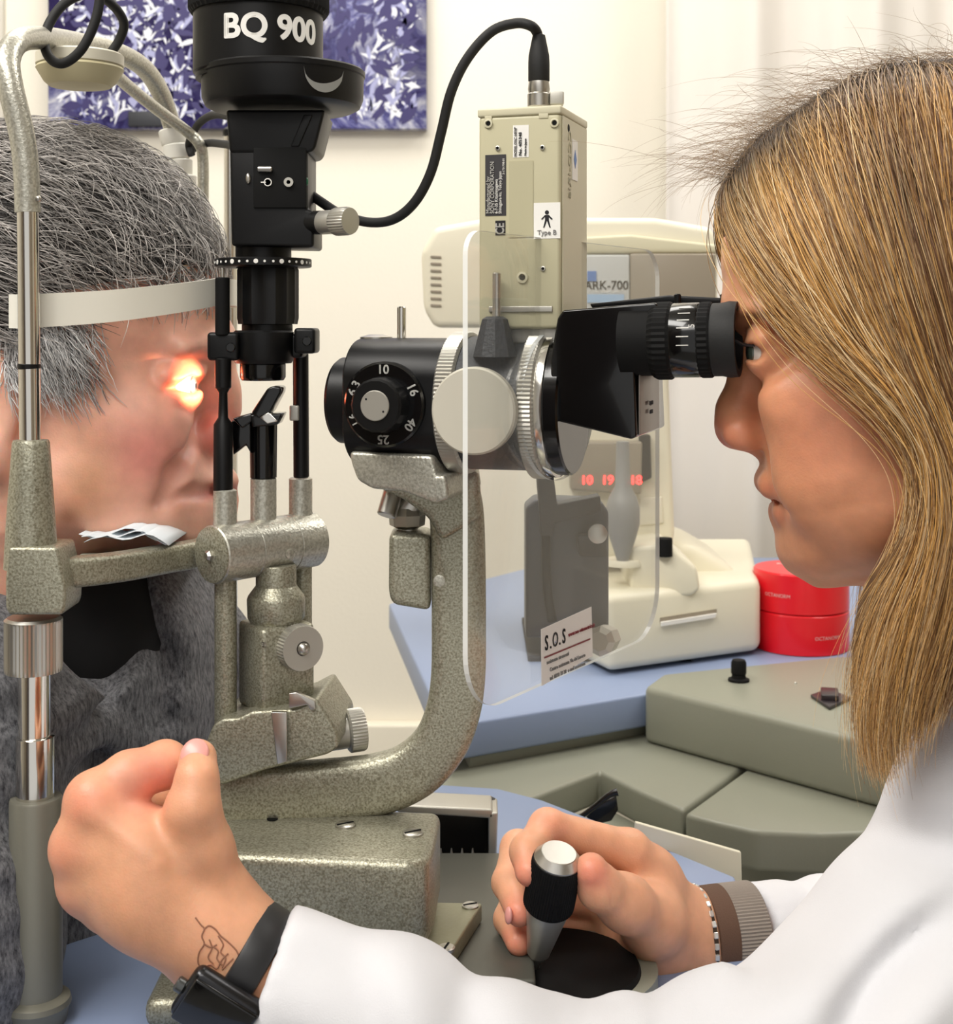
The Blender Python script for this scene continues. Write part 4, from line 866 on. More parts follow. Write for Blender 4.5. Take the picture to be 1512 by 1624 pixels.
def mesh_obj(name, parts, m, parent=None, cols=None, smooth_it=2):
    vs = []; fs = []; n = 0
    for v, q in parts: vs.append(v); fs.append(q+n); n += len(v)
    v = np.concatenate(vs); q = np.concatenate(fs)
    for _ in range(smooth_it):                          # light relaxing of the surface net
        acc = np.zeros_like(v); cnt = np.zeros(len(v))
        for a, b in ((0, 1), (1, 2), (2, 3), (3, 0)):
            np.add.at(acc, q[:, a], v[q[:, b]]); np.add.at(cnt, q[:, a], 1); np.add.at(acc, q[:, b], v[q[:, a]]); np.add.at(cnt, q[:, b], 1)
        v = v+.5*(acc/np.maximum(cnt, 1)[:, None]-v)
    me = bpy.data.meshes.new(name); me.vertices.add(len(v)); me.vertices.foreach_set('co', v.astype(np.float32).ravel())
    me.loops.add(len(q)*4); me.loops.foreach_set('vertex_index', q.astype(np.int32).ravel())
    me.polygons.add(len(q)); me.polygons.foreach_set('loop_start', np.arange(0, len(q)*4, 4, dtype=np.int32)); me.polygons.foreach_set('use_smooth', np.ones(len(q), bool))
    me.update(calc_edges=True); me.validate()
    if cols is not None:
        a = me.color_attributes.new('tint', 'FLOAT_COLOR', 'POINT'); cc = cols(v); a.data.foreach_set('color', np.concatenate([cc, np.ones((len(v), 1))], 1).astype(np.float32).ravel())
    me.materials.append(m); o = bpy.data.objects.new(name, me); C.objects.link(o)
    if parent is not None: attach(o, parent)
    return o, v, q
def skin_mat(name, base, sss=.35, rough=.45):
    m, t, b, N, L = nt(name); a = N('ShaderNodeAttribute'); a.attribute_name = 'tint'
    tc = N('ShaderNodeTexCoord'); n = N('ShaderNodeTexNoise'); n.inputs['Scale'].default_value = 90; n.inputs['Detail'].default_value = 5; L(tc.outputs['Object'], n.inputs['Vector'])
    r = N('ShaderNodeMapRange'); r.inputs[1].default_value = .3; r.inputs[2].default_value = .7; r.inputs[3].default_value = .90; r.inputs[4].default_value = 1.06; L(n.outputs['Fac'], r.inputs[0])
    mm = N('ShaderNodeMix'); mm.data_type = 'RGBA'; mm.blend_type = 'MULTIPLY'; mm.inputs[0].default_value = 1; L(a.outputs['Color'], mm.inputs[6])
    cb = N('ShaderNodeCombineColor'); [L(r.outputs[0], cb.inputs[i]) for i in range(3)]; L(cb.outputs[0], mm.inputs[7]); L(mm.outputs[2], b.inputs['Base Color'])
    b.inputs['Roughness'].default_value = rough; b.inputs['Subsurface Weight'].default_value = sss
    b.inputs['Subsurface Radius'].default_value = (1, .30, .14); b.inputs['Subsurface Scale'].default_value = .008
    n2 = N('ShaderNodeTexNoise'); n2.inputs['Scale'].default_value = 900; n2.inputs['Detail'].default_value = 3; L(tc.outputs['Object'], n2.inputs['Vector'])
    q = N('ShaderNodeBump'); q.inputs['Strength'].default_value = .22; q.inputs['Distance'].default_value = .0006; L(n2.outputs['Fac'], q.inputs['Height']); L(q.outputs['Normal'], b.inputs['Normal'])
    return m
def blend(v, base, spots):
    c = np.tile(np.array(base[:3]), (len(v), 1))
    for p, r, col in spots:                                # skin colour that changes softly round a point
        d = np.linalg.norm((v-np.array(p))/np.array(r), axis=1); w_ = np.exp(-d*d*1.5)[:, None]; c = c*(1-w_)+np.array(col[:3])*w_
    return c
class Head:
    # local axes: u forward, l sideways towards the camera, w up
    def __init__(s, Ymid, fx, pitch, org, side=1):
        s.Y = Ymid; c, q = math.cos(pitch), math.sin(pitch); s.side = side
        s.fu = np.array([fx*c, 0, -q]); s.fl = np.array([0, -1.0, 0]); s.fw = np.array([fx*q, 0, c]); s.o = np.array(P(org[0], org[1], Ymid))
    def W(s, px, py, l=0.0): return np.array(P(px, py, s.Y-l))
    def loc(s, p): d = np.asarray(p)-s.o; return d@s.fu, d@s.fl, d@s.fw
    def uw(s, px, py): a = s.loc(s.W(px, py)); return a[0], a[2]
    def world(s, u, l, w): return s.o+u*s.fu+l*s.fl+w*s.fw
    def face(s, F_, prof, widths, depth, k=.02, p=2.3):
        # F_: field; prof: front outline in pixels (no nose); widths / depth against pixel rows of the profile
        a = np.array([s.uw(x, y) for x, y in prof]); o = np.argsort(a[:, 1]); wz = a[o, 1]; fu = a[o, 0]
        lo = s.o-.22; hi = s.o+.22; sl, x, y, z = F_.reg(lo, hi)
        dx, dy, dz = x-s.o[0], y-s.o[1], z-s.o[2]
        u = dx*s.fu[0]+dy*s.fu[1]+dz*s.fu[2]; l = dx*s.fl[0]+dy*s.fl[1]+dz*s.fl[2]; w_ = dx*s.fw[0]+dy*s.fw[1]+dz*s.fw[2]
        wq = np.array([s.uw(*q[0])[1] for q in widths]); ww = np.array([q[1] for q in widths]); oo = np.argsort(wq)
        dq = np.array([s.uw(*q[0])[1] for q in depth]); dd = np.array([q[1] for q in depth]); od = np.argsort(dq)
        F0 = np.interp(w_, wz, fu); b = np.interp(w_, wq[oo], ww[oo]); a_ = np.interp(w_, dq[od], dd[od]); uc = F0-a_
        r = (np.abs((u-uc)/a_)**p+np.abs(l/b)**p)**(1/p)
        d = (r-1)*np.minimum(a_, b)*.9; d = np.maximum(d, np.maximum(wz[0]-w_, w_-wz[-1])); d = np.broadcast_to(d, (u+l+w_).shape)
        F_.comb(sl, d.astype(np.float32), k, 'add')
def hair(name, strands, radii, cols, m, parent):
    # strands: array (n, points, 3)
    n, k, _ = strands.shape; hc = bpy.data.hair_curves.new(name); hc.add_curves([k]*n)
    hc.attributes['position'].data.foreach_set('vector', strands.astype(np.float32).ravel())
    ra = hc.attributes.get('radius') or hc.attributes.new('radius', 'FLOAT', 'POINT')
    prof = np.interp(np.linspace(0, 1, k), [0, .6, 1], [1, .9, .25]); ra.data.foreach_set('value', (radii[:, None]*prof[None]).astype(np.float32).ravel())
    ca = hc.attributes.new('tint', 'FLOAT_COLOR', 'CURVE'); ca.data.foreach_set('color', np.concatenate([cols, np.ones((n, 1))], 1).astype(np.float32).ravel())
    hc.materials.append(m); o = bpy.data.objects.new(name, hc); C.objects.link(o)
    if parent is not None: attach(o, parent)
    return o
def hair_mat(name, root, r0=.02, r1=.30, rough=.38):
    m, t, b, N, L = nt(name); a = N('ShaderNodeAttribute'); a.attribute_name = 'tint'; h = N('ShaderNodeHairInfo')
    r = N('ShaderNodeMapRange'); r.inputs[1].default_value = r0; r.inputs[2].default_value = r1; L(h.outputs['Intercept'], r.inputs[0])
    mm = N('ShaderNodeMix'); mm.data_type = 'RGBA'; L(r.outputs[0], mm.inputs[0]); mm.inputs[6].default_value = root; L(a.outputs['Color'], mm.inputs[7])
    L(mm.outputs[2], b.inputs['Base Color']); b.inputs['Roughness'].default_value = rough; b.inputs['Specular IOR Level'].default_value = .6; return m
def resample(pts, n):
    pts = np.array(pts, float); d = np.r_[0, np.cumsum(np.linalg.norm(np.diff(pts, axis=0), axis=1))]; out = []
    m = len(pts); fine = []
    for i in range(m-1):
        p0, p1, p2, p3 = pts[max(i-1, 0)], pts[i], pts[i+1], pts[min(i+2, m-1)]
        for k in range(12): t = k/12; fine.append(.5*((2*p1)+(p2-p0)*t+(2*p0-5*p1+4*p2-p3)*t*t+(3*p1-p0-3*p2+p3)*t**3))
    fine.append(pts[-1]); fine = np.array(fine); d = np.r_[0, np.cumsum(np.linalg.norm(np.diff(fine, axis=0), axis=1))]; q = np.linspace(0, d[-1], n)
    return np.stack([np.interp(q, d, fine[:, i]) for i in range(3)], 1)
# ================================================================ the woman at the eyepieces
doc = thing('person', 'woman with long blonde-brown hair in a white coat leaning into the eyepieces', 'person', (.45, .71, 0))
D = Head(.71, -1, math.radians(14), (1330, 520))
h_ = .00125
DF = Field(D.o+[-.08, -.10, -.22], D.o+[.16, .10, .16], h_)
W = D.W
DF.ell(W(1442, 388), (.089, .069, .079), .01)
prof = [(1151, 380), (1149, 420), (1154, 465), (1164, 492), (1184, 535), (1194, 570), (1198, 620), (1201, 660), (1203, 706), (1207, 730), (1210, 758), (1226, 780), (1243, 793), (1237, 808), (1243, 822), (1252, 832), (1262, 848), (1270, 872), (1290, 893), (1318, 903)]
D.face(DF, prof, [((1149, 420), .066), ((1184, 535), .070), ((1201, 660), .069), ((1210, 758), .060), ((1252, 832), .050), ((1270, 872), .040), ((1318, 903), .030)],
       [((1149, 420), .07), ((1184, 535), .088), ((1201, 660), .090), ((1210, 758), .088), ((1252, 832), .075), ((1270, 872), .060), ((1318, 903), .040)], .012, 2.0)
for s in (1, -1):
    DF.ell(W(1352, 740, s*.040), (.036, .021, .036), .025)            # cheek
    DF.ell(W(1296, 632, s*.043), (.026, .015, .017), .022)            # cheekbone
    DF.cone(W(1312, 862, s*.020), W(1460, 790, s*.050), .0125, .015, .022)   # jaw
    DF.cone(W(1178, 497, s*.008), W(1212, 505, s*.046), .0065, .0055, .016)  # brow
    DF.ell(W(1190, 556, s*.038), (.0150, .017, .0125), .012, 'sub')   # socket
    DF.ell(W(1224, 558, s*.034), (.0138, .0138, .0138), .006)         # lids
    DF.cone(W(1198, 534, s*.024), W(1212, 538, s*.045), .0035, .003, .005)  # fold of the upper lid
    DF.chain([W(1187, 558, s*.026), W(1194, 560, s*.040), W(1212, 565, s*.049)], [.0030, .0036, .0012], .003, 'sub')
    DF.ell(W(1184, 688, s*.0125), (.0115, .0066, .0088), .005)        # wing of the nose
    DF.ell(W(1180, 707, s*.0065), (.0070, .0036, .0046), .0035, 'sub')
    DF.chain([W(1203, 676, s*.018), W(1222, 720, s*.026), W(1246, 772, s*.030)], [.0010, .0022, .0010], .010, 'sub')   # fold beside the mouth
DF.chain([W(1193, 530), W(1184, 590), W(1166, 650), W(1163, 676)], [.0062, .0066, .0076, .0086], .010)
DF.cone(W(1166, 690), W(1203, 704), .0052, .0045, .008)
for s in (1, -1):
    DF.chain([W(1219, 763, 0), W(1224, 770, s*.012), W(1256, 790, s*.026)], [.0058, .0054, .0022], .005)
    DF.chain([W(1244, 808, 0), W(1249, 808, s*.012), W(1266, 797, s*.025)], [.0064, .0058, .0020], .005)
    DF.chain([W(1226, 788, 0), W(1238, 790, s*.014), W(1262, 795, s*.029)], [.0016, .0018, .0014], .003, 'sub')
    DF.ell(W(1266, 797, s*.031), (.003, .003, .003), .008, 'sub')
DF.cone(W(1289, 866), W(1304, 872), .0150, .0150, .018)
DF.cone(W(1480, 800), W(1640, 1020), .044, .048, .03)                 # neck
hv = DF.mesh()
# arms: hidden under the sleeves, coarse
AF = Field((.02, .52, .78), (.62, .98, 1.16), .004)
elb = P(1335, 1765, .62); sho = P(1668, 1365, .70)
AF.chain([P(445, 1575, .602), P(800, 1740, .60), elb, sho, P(1640, 1250, .76)], [.018, .03, .037, .045, .06], .02)
AF.chain([P(1150, 1482, .79), P(1450, 1500, .86), P(1700, 1400, .86), P(1640, 1250, .76)], [.022, .03, .045, .06], .02)
av = AF.mesh()
# left hand, back of the hand to the camera, closed on a knob
LH = Field((-.215, .56, .86), (-.05, .70, 1.07), .0012)
p = lambda x, y, Y: np.array(P(x, y, Y))
wr = p(368, 1500, .605)
for (x, y, Y, r) in ((156, 1275, .604, .0118), (132, 1342, .603, .0112), (140, 1398, .607, .0105), (172, 1436, .613, .0098)):
    LH.chain([p(360, 1495, .606), p((x+315)/2, (y+1440)/2, .603), p(x, y, Y)], [.0165, .0150, r], .014)
LH.chain([p(445, 1572, .602), p(388, 1522, .604), p(340, 1470, .606)], [.0200, .0195, .0195], .012)
LH.cone(p(385, 1548, .606), p(345, 1512, .607), .0165, .0155, .012)
for (x, y, Y) in ((145, 1268, .603), (121, 1343, .602), (133, 1402, .607)): LH.ell(p(x, y, Y), (.0095, .0095, .0095), .010)   # knuckles
LH.chain([p(150, 1268, .606), p(205, 1232, .612), p(262, 1212, .624), p(300, 1225, .645)], [.0118, .0108, .0100, .0085], .004)   # index
LH.chain([p(128, 1345, .606), p(150, 1310, .640), p(235, 1260, .660), p(280, 1262, .650)], [.0112, .0100, .0095, .008], .006)
LH.chain([p(138, 1402, .610), p(165, 1380, .645), p(245, 1325, .665), p(285, 1320, .655)], [.0105, .0095, .009, .008], .006)
LH.chain([p(172, 1436, .615), p(195, 1425, .645), p(260, 1380, .660), p(290, 1372, .652)], [.0098, .009, .0085, .0075], .006)
LH.chain([p(348, 1425, .612), p(322, 1345, .604), p(306, 1282, .600), p(311, 1236, .604)], [.0145, .0118, .0104, .0092], .008)    # thumb
LH.chain([p(311, 1236, .604), p(314, 1203, .612)], [.0092, .0084], .004)
LH.cone(p(285, 1345, .616), p(205, 1345, .614), .013, .014, .014)
LH.chain([p(270, 1206, .606), p(264, 1238, .603), p(236, 1262, .600)], [.0016, .0020, .0010], .005, 'sub')
for a, b in (((150, 1290), (250, 1370)), ((136, 1358), (240, 1410))): LH.cone(p(a[0], a[1], .5935), p(b[0], b[1], .588), .0012, .0008, .006)   # tendons
lv = LH.mesh()
# right hand round the joystick
RH = Field((-.01, .66, .84), (.17, .84, 1.0), .0012)
RH.chain([p(1190, 1482, .80), p(1110, 1484, .792), p(1060, 1478, .785)], [.0220, .0208, .0195], .012)
RH.chain([p(1080, 1470, .785), p(1030, 1395, .772), p(998, 1350, .762)], [.0190, .0150, .0115], .014)
RH.chain([p(1080, 1485, .788), p(1010, 1420, .782), p(970, 1385, .778)], [.0190, .0160, .0115], .014)
RH.chain([p(1080, 1500, .788), p(1010, 1470, .786), p(970, 1432, .786)], [.0190, .0170, .0110], .014)
RH.chain([p(1090, 1505, .785), p(1030, 1500, .775), p(985, 1470, .782)], [.0200, .0175, .0100], .014)
RH.chain([p(998, 1350, .762), p(868, 1312, .742), p(836, 1350, .722), p(840, 1382, .711)], [.0110, .0092, .0083, .0076], .005)
RH.chain([p(970, 1385, .778), p(822, 1345, .765), p(806, 1400, .744), p(824, 1446, .722)], [.0110, .0093, .0083, .0075], .004)
RH.chain([p(970, 1432, .786), p(824, 1408, .775), p(808, 1458, .752), p(824, 1494, .730)], [.0105, .0090, .0080, .0072], .004)
RH.chain([p(985, 1470, .790), p(850, 1460, .785), p(830, 1490, .768), p(838, 1510, .752)], [.0095, .0080, .0072, .0065], .004)
RH.chain([p(1062, 1484, .776), p(1035, 1462, .748), p(992, 1432, .722), p(952, 1408, .708)], [.0165, .0155, .0122, .0108], .012)
RH.chain([p(952, 1408, .708), p(938, 1380, .703)], [.0108, .0086], .005)
RH.cone(p(1062, 1512, .778), p(1025, 1500, .762), .0140, .0115, .015)
for a, b in (((968, 1398), (973, 1430)), ((978, 1402), (985, 1436))): RH.cone(p(*a, .6955), p(*b, .6985), .0007, .0006, .003, 'sub')
rv = RH.mesh()
SK = srgb(228, 168, 132); 
def dcol(v):
    c = blend(v, SK, [(W(1300, 640, .0), (.09, .12, .12), srgb(214, 142, 102)), (W(1150, 690, 0), (.014, .02, .012), srgb(216, 120, 100)), (W(1218, 768, .0), (.009, .03, .006), srgb(196, 110, 92)), (W(1240, 808, 0), (.009, .028, .007), srgb(196, 108, 92)),  # first spot: shade over the whole face, put into the skin colour
        (W(1194, 500, .046), (.016, .02, .0034), srgb(112, 76, 52)), (W(1182, 497, -.028), (.010, .022, .0028), srgb(110, 74, 50)),
        (W(1300, 690, .06), (.03, .03, .03), srgb(222, 150, 116))] +
        [(P(x, y, Y), (.011, .012, .010), srgb(236, 140, 118)) for x, y, Y in ((838, 1385, .71), (824, 1448, .72), (824, 1494, .73), (938, 1382, .70), (865, 1315, .74), (140, 1268, .60), (115, 1343, .60), (128, 1405, .607))] +
        [(P(230, 1240, .61), (.02, .02, .015), srgb(240, 160, 140))])
    return c
body, bv, bq = mesh_obj('body', [hv, av, lv, rv], skin_mat('warm_skin', SK), doc, dcol)
# eyes, lashes
def eyeball(c, fwd, parent, r=.0122, iris=srgb(70, 80, 70), pup=.36):
    fwd = Vector(fwd).normalized(); x, y, a = frame(fwd)
    M_ = Matrix((x, y, a)).transposed(); o = MB().sphere(c, r, 32, M=M_).build('eye', mat('eye_white', srgb(230, 222, 214), .12, coat=.6), parent)
    MB().lathe(Vector(c)+a*(r*.885), a, [(r*.47, -.0004), (r*.45, r*.06), (r*.36, r*.125), (r*.18, r*.165)], 32).build('iris', mat('iris', iris, .1, coat=.8), o)
    MB().lathe(Vector(c)+a*(r*.885), a, [(r*.185, r*.15), (r*.1, r*.178), (0, r*.182)], 24).build('pupil', mat('pupil', (.005, .005, .005, 1), .05, coat=1), o); return o
for s in (1, -1): eyeball(V(*W(1226, 558, s*.031)), (-1, -.05*s, -.02), doc)
for s in (1, -1):
    lash = MB()
    for k in range(16):
        t = k/15; b_ = W(1188+14*abs(t-.3), 549-5*math.sin(t*3.1), s*(.020+.022*t)); lash.tube([V(*b_), V(*(b_+D.fu*.004+D.fw*.001)), V(*(b_+D.fu*.007+D.fw*.0035+D.fl*s*.002*(t-.3)))], [.0003, .0002, .00008], 5, 3)
    lash.build('eyelashes', BLKP, doc)
NAIL = mat('nail', srgb(232, 160, 150), .35, coat=.15)
def nail(c, n, d, rw, rl, parent):
    n = Vector(n).normalized(); d = Vector(d); d = (d-n*d.dot(n)).normalized(); x = d.cross(n)
    M_ = Matrix((x, d, n)).transposed(); return MB().sphere(c, 1, 24, (rw, rl, .0018), M_).build('fingernail', NAIL, parent)
tip = P(314, 1203, .612); nail(tip+V(-.0002, -.0062, .0040), (-.02, -.80, .62), V(.03, .1, 1), .0062, .0070, doc)
nail(P(807, 1452, .716), (-1, -.45, .1), (0, 0, -1), .0030, .0045, doc)
# ink of the wrist tattoo, laid on the skin
from mathutils.bvhtree import BVHTree
bvh = BVHTree.FromPolygons([tuple(x) for x in lv[0]], [tuple(int(i) for i in x) for x in lv[1]])
def on_skin(px, py):
    o = Vector((0, 0, CZ)); d = (P(px, py, 1)-o).normalized(); h = bvh.ray_cast(o, d); return h[0]-d*.0002 if h[0] else None
ink = MB()
for line in ([(310, 1455), (318, 1466), (324, 1473), (320, 1485), (324, 1497), (316, 1510), (314, 1526), (320, 1534), (334, 1530), (344, 1536), (352, 1522), (362, 1512)],
             [(324, 1473), (332, 1468), (342, 1474), (350, 1484), (362, 1494), (374, 1506), (378, 1514)], [(332, 1490), (336, 1504), (330, 1518), (338, 1528)],
             [(336, 1500), (346, 1508), (344, 1520), (352, 1530)], [(346, 1484), (354, 1498), (350, 1510), (358, 1520), (352, 1535)], [(324, 1497), (334, 1502), (344, 1498)], [(352, 1538), (360, 1530), (370, 1520)]):
    q = [on_skin(*a) for a in line]; q = [a for a in q if a is not None]
    if len(q) > 2: ink.tube(q, .00032, 8, 4)
ink.build('wrist_tattoo', mat('faded_ink', srgb(150, 104, 80), .7), doc)

# white coat
CT = Field((-.14, .46, .80), (.66, 1.02, 1.14), .0030)
CT.chain([P(422, 1564, .604), P(640, 1642, .602), P(800, 1735, .600), P(920, 1768, .600), elb], [.0350, .0350, .0375, .0420, .064], .014)
CT.chain([elb, sho], [.066, .072], .03)
CT.cone(sho, P(1740, 1520, .84), .075, .14, .04)
CT.chain([P(1600, 1175, .67), P(1640, 1130, .72), P(1760, 1160, .80)], [.030, .034, .05], .04)
CT.chain([P(1150, 1498, .792), P(1330, 1500, .83), P(1450, 1520, .86), P(1700, 1460, .88)], [.0345, .035, .042, .08], .02)
def folds(c, d, wl, A, R, warp=1.5, seed=0):                           # creases running across direction d around c
    c = np.array(c); d = np.array(d, float); d /= np.linalg.norm(d); R = np.array(R if hasattr(R, '__len__') else [R]*3); m = 2.2*R.max()
    sl, x, y, z = CUR.reg(c-m, c+m); x = x-c[0]; y = y-c[1]; z = z-c[2]
    ph = (x*d[0]+y*d[1]+z*d[2])*2*math.pi/wl+warp*np.sin(x*38+seed)+warp*np.cos(z*31+y*22+seed*1.7)+.6*warp*np.sin((x-z)*64+seed*2.3)
    e = np.exp(-((x/R[0])**2+(y/R[1])**2+(z/R[2])**2)); CUR.f[sl] += (A*e*(1.25-2*np.sqrt(np.sin(ph*.5)**2+.10))).astype(np.float32)
CUR = CT
folds(P(1380, 1480, .55), (.8, 0, -.7), .050, .0130, (.07, .12, .08), 1.5, 1)
folds(P(1180, 1600, .55), (.75, 0, -.8), .038, .0100, (.06, .10, .035), 1.3, 2)
folds(P(1460, 1260, .62), (1, 0, .25), .050, .0100, (.06, .10, .05), 1.4, 3)
folds(P(900, 1640, .56), (1, 0, .3), .034, .0055, (.05, .09, .04), 1.2, 4)
folds(P(620, 1560, .56), (.6, 0, .8), .030, .0034, (.06, .09, .05), 1.2, 5)
folds(P(1290, 1450, .80), (1, 0, .2), .045, .0018, (.05, .08, .05), 1.2, 6)
CT.chain([P(1000, 1640, .57), P(985, 1590, .585), P(975, 1560, .61)], [.006, .008, .006], .014, 'sub')
# open the cuffs
def cuff(a, b, r):                                                    # cut the sleeve square and hollow it
    a = np.array(a); d = np.array(b)-a; d /= np.linalg.norm(d); CT.cone(a-d*.06, a-d*.012, r, r, .0015, 'sub')
    sl, x, y, z = CT.reg(a-.055, a+.055); CT.f[sl] = np.maximum(CT.f[sl], -((x-a[0])*d[0]+(y-a[1])*d[1]+(z-a[2])*d[2]))
cuff(P(420, 1564, .604), P(640, 1642, .602), .0290); cuff(P(1178, 1498, .798), P(1330, 1500, .83), .0284)
COAT = mat('white_coat_cloth', srgb(224, 224, 228), .85, 0, (1500, .25, .0005, 2), sheen=.2)
coat, _, _ = mesh_obj('coat', [CT.mesh()], COAT, doc, smooth_it=4)
# far cuff: grey ribbing, brown band and a string of stones
c0, c1 = P(1100, 1486, .789), P(1185, 1478, .797); cd = (c1-c0)
def ringband(name, t0, t1, r, m, parent, sq=1.0, knurl=0, kd=0, lab=None):
    a = c0+cd*t0; L = (cd*(t1-t0)).length; MBo = MB().lathe(a, cd, [(r-.0012, 0), (r, .0006, 1), (r+.0004, L-.0006, 1), (r-.0008, L), (r-.0018, L*.5)], 64, knurl, kd); return MBo
ringband('', .52, 1.12, .0272, None, None, knurl=90, kd=.0007).build('ribbed_cuff', mat('grey_rib_knit', srgb(150, 140, 130), .9, 0, (1800, .3, .0006)), doc, angle=20)
bb = ringband('', .16, .55, .0268, None, None).build('brown_wristband', mat('brown_ribbon', srgb(92, 66, 50), .8, 0, (1500, .4, .0006)), None)
tag(bb, 'brown woven ribbon band on the wrist of the hand at the joystick', 'wristband')
br = thing('bracelet', 'string of square clear stones around the wrist at the joystick', 'bracelet', c0+cd*.08)
x_, y_, a_ = frame(cd); dcn = (math.atan2((V(0, -1, 0)).dot(y_), (V(0, -1, 0)).dot(x_)))
stm = mat('clear_stone', srgb(214, 214, 210), .12, .5, coat=.6)
MB().lathe(c0+cd*.03, cd, [(.0256, 0), (.0270, .0004), (.0270, .0030), (.0256, .0034)], 64).build('bracelet_chain', mat('dark_setting', srgb(70, 56, 44), .4, .5), br)
for k in range(30):
    t = 2*math.pi*k/30; rad = x_*math.cos(t)+y_*math.sin(t); tg = a_.cross(rad)
    MB().box(c0+cd*.03+a_*.0017+rad*.0274, a_*.0013, tg*.0017, rad*.0009, .0004, 1).build('stone', stm, br)
# wristwatch on the near wrist
wa = P(368, 1500, .603); wax = V(.85, 0, -.53).normalized()
ww = thing('wristwatch', 'black square wristwatch with rubber strap at the edge of the white sleeve', 'watch', wa)
wc = P(384, 1520, .604); sx1, sy1, _ = frame(wax)
MB().lathe(wc-wax*.0045, wax, [(.0240, 0), (.0256, .0006), (.0262, .002), (.0262, .0120), (.0256, .0134), (.0240, .014)], 72).build('watch_strap', mat('black_strap', srgb(34, 34, 36), .45), ww)
wn = (P(364, 1600, .580)-wc); wn = (wn-wax*wn.dot(wax)).normalized(); wt = wax.cross(wn)
MB().box(wc+wn*.0285, wax*.0170, wt*.0145, wn*.0045, .004, 5).build('watch_case', mat('watch_steel', srgb(60, 60, 62), .25, .9), ww)
MB().box(wc+wn*.0328, wax*.0150, wt*.0128, wn*.0012, .0011, 3).build('watch_glass', BLKG, ww)
MB().cyl(wc+wn*.0285-wax*.0165, wc+wn*.0285-wax*.0205, .0032).build('watch_crown', mat('crown_grey', srgb(96, 98, 98), .3, .8), ww)

# ---- hair
def gl(pts): return resample([D.W(*a) for a in pts], 30)
G = [gl(g) for g in (
 [(1150, 292, .012), (1146, 330, .034), (1172, 392, .052), (1230, 470, .064), (1316, 555, .074), (1400, 625, .082), (1458, 700, .086), (1468, 780, .087), (1442, 870, .083), (1396, 960, .075), (1372, 1060, .068), (1374, 1160, .064), (1388, 1245, .060)],
 [(1195, 225, .010), (1216, 300, .046), (1270, 420, .068), (1345, 548, .080), (1425, 640, .088), (1478, 740, .092), (1474, 860, .092), (1436, 970, .086), (1404, 1080, .080), (1396, 1180, .074), (1412, 1250, .070)],
 [(1295, 158, .006), (1330, 235, .050), (1380, 380, .075), (1440, 560, .088), (1500, 700, .096), (1524, 800, .1), (1516, 900, .1), (1494, 1000, .096), (1468, 1090, .09), (1448, 1180, .084)],
 [(1410, 105, .002), (1430, 190, .052), (1470, 360, .080), (1515, 550, .092), (1560, 750, .1), (1575, 880, .1), (1560, 980, .1), (1530, 1060, .095), (1505, 1120, .09)],
 [(1550, 92, .002), (1560, 200, .052), (1590, 400, .080), (1620, 650, .092), (1640, 850, .1), (1630, 980, .1), (1600, 1080, .095)],
 [(1680, 160, .002), (1700, 260, .045), (1720, 450, .07), (1720, 700, .08), (1720, 860, .08), (1710, 980, .08), (1690, 1060, .075)],
 [(1722, 240, .0), (1742, 380, .032), (1752, 560, .042), (1748, 760, .05), (1740, 900, .05), (1730, 1040, .05)],
 [(1736, 290, .0), (1756, 400, .0), (1764, 560, .0), (1760, 760, .0), (1752, 900, .0), (1742, 1040, .0)])]
G = np.array(G); nK = 30; tt = np.linspace(0, 1, nK)
D_C = D.W(1448, 378); D_R = np.array([.0945, .0775, .0862])
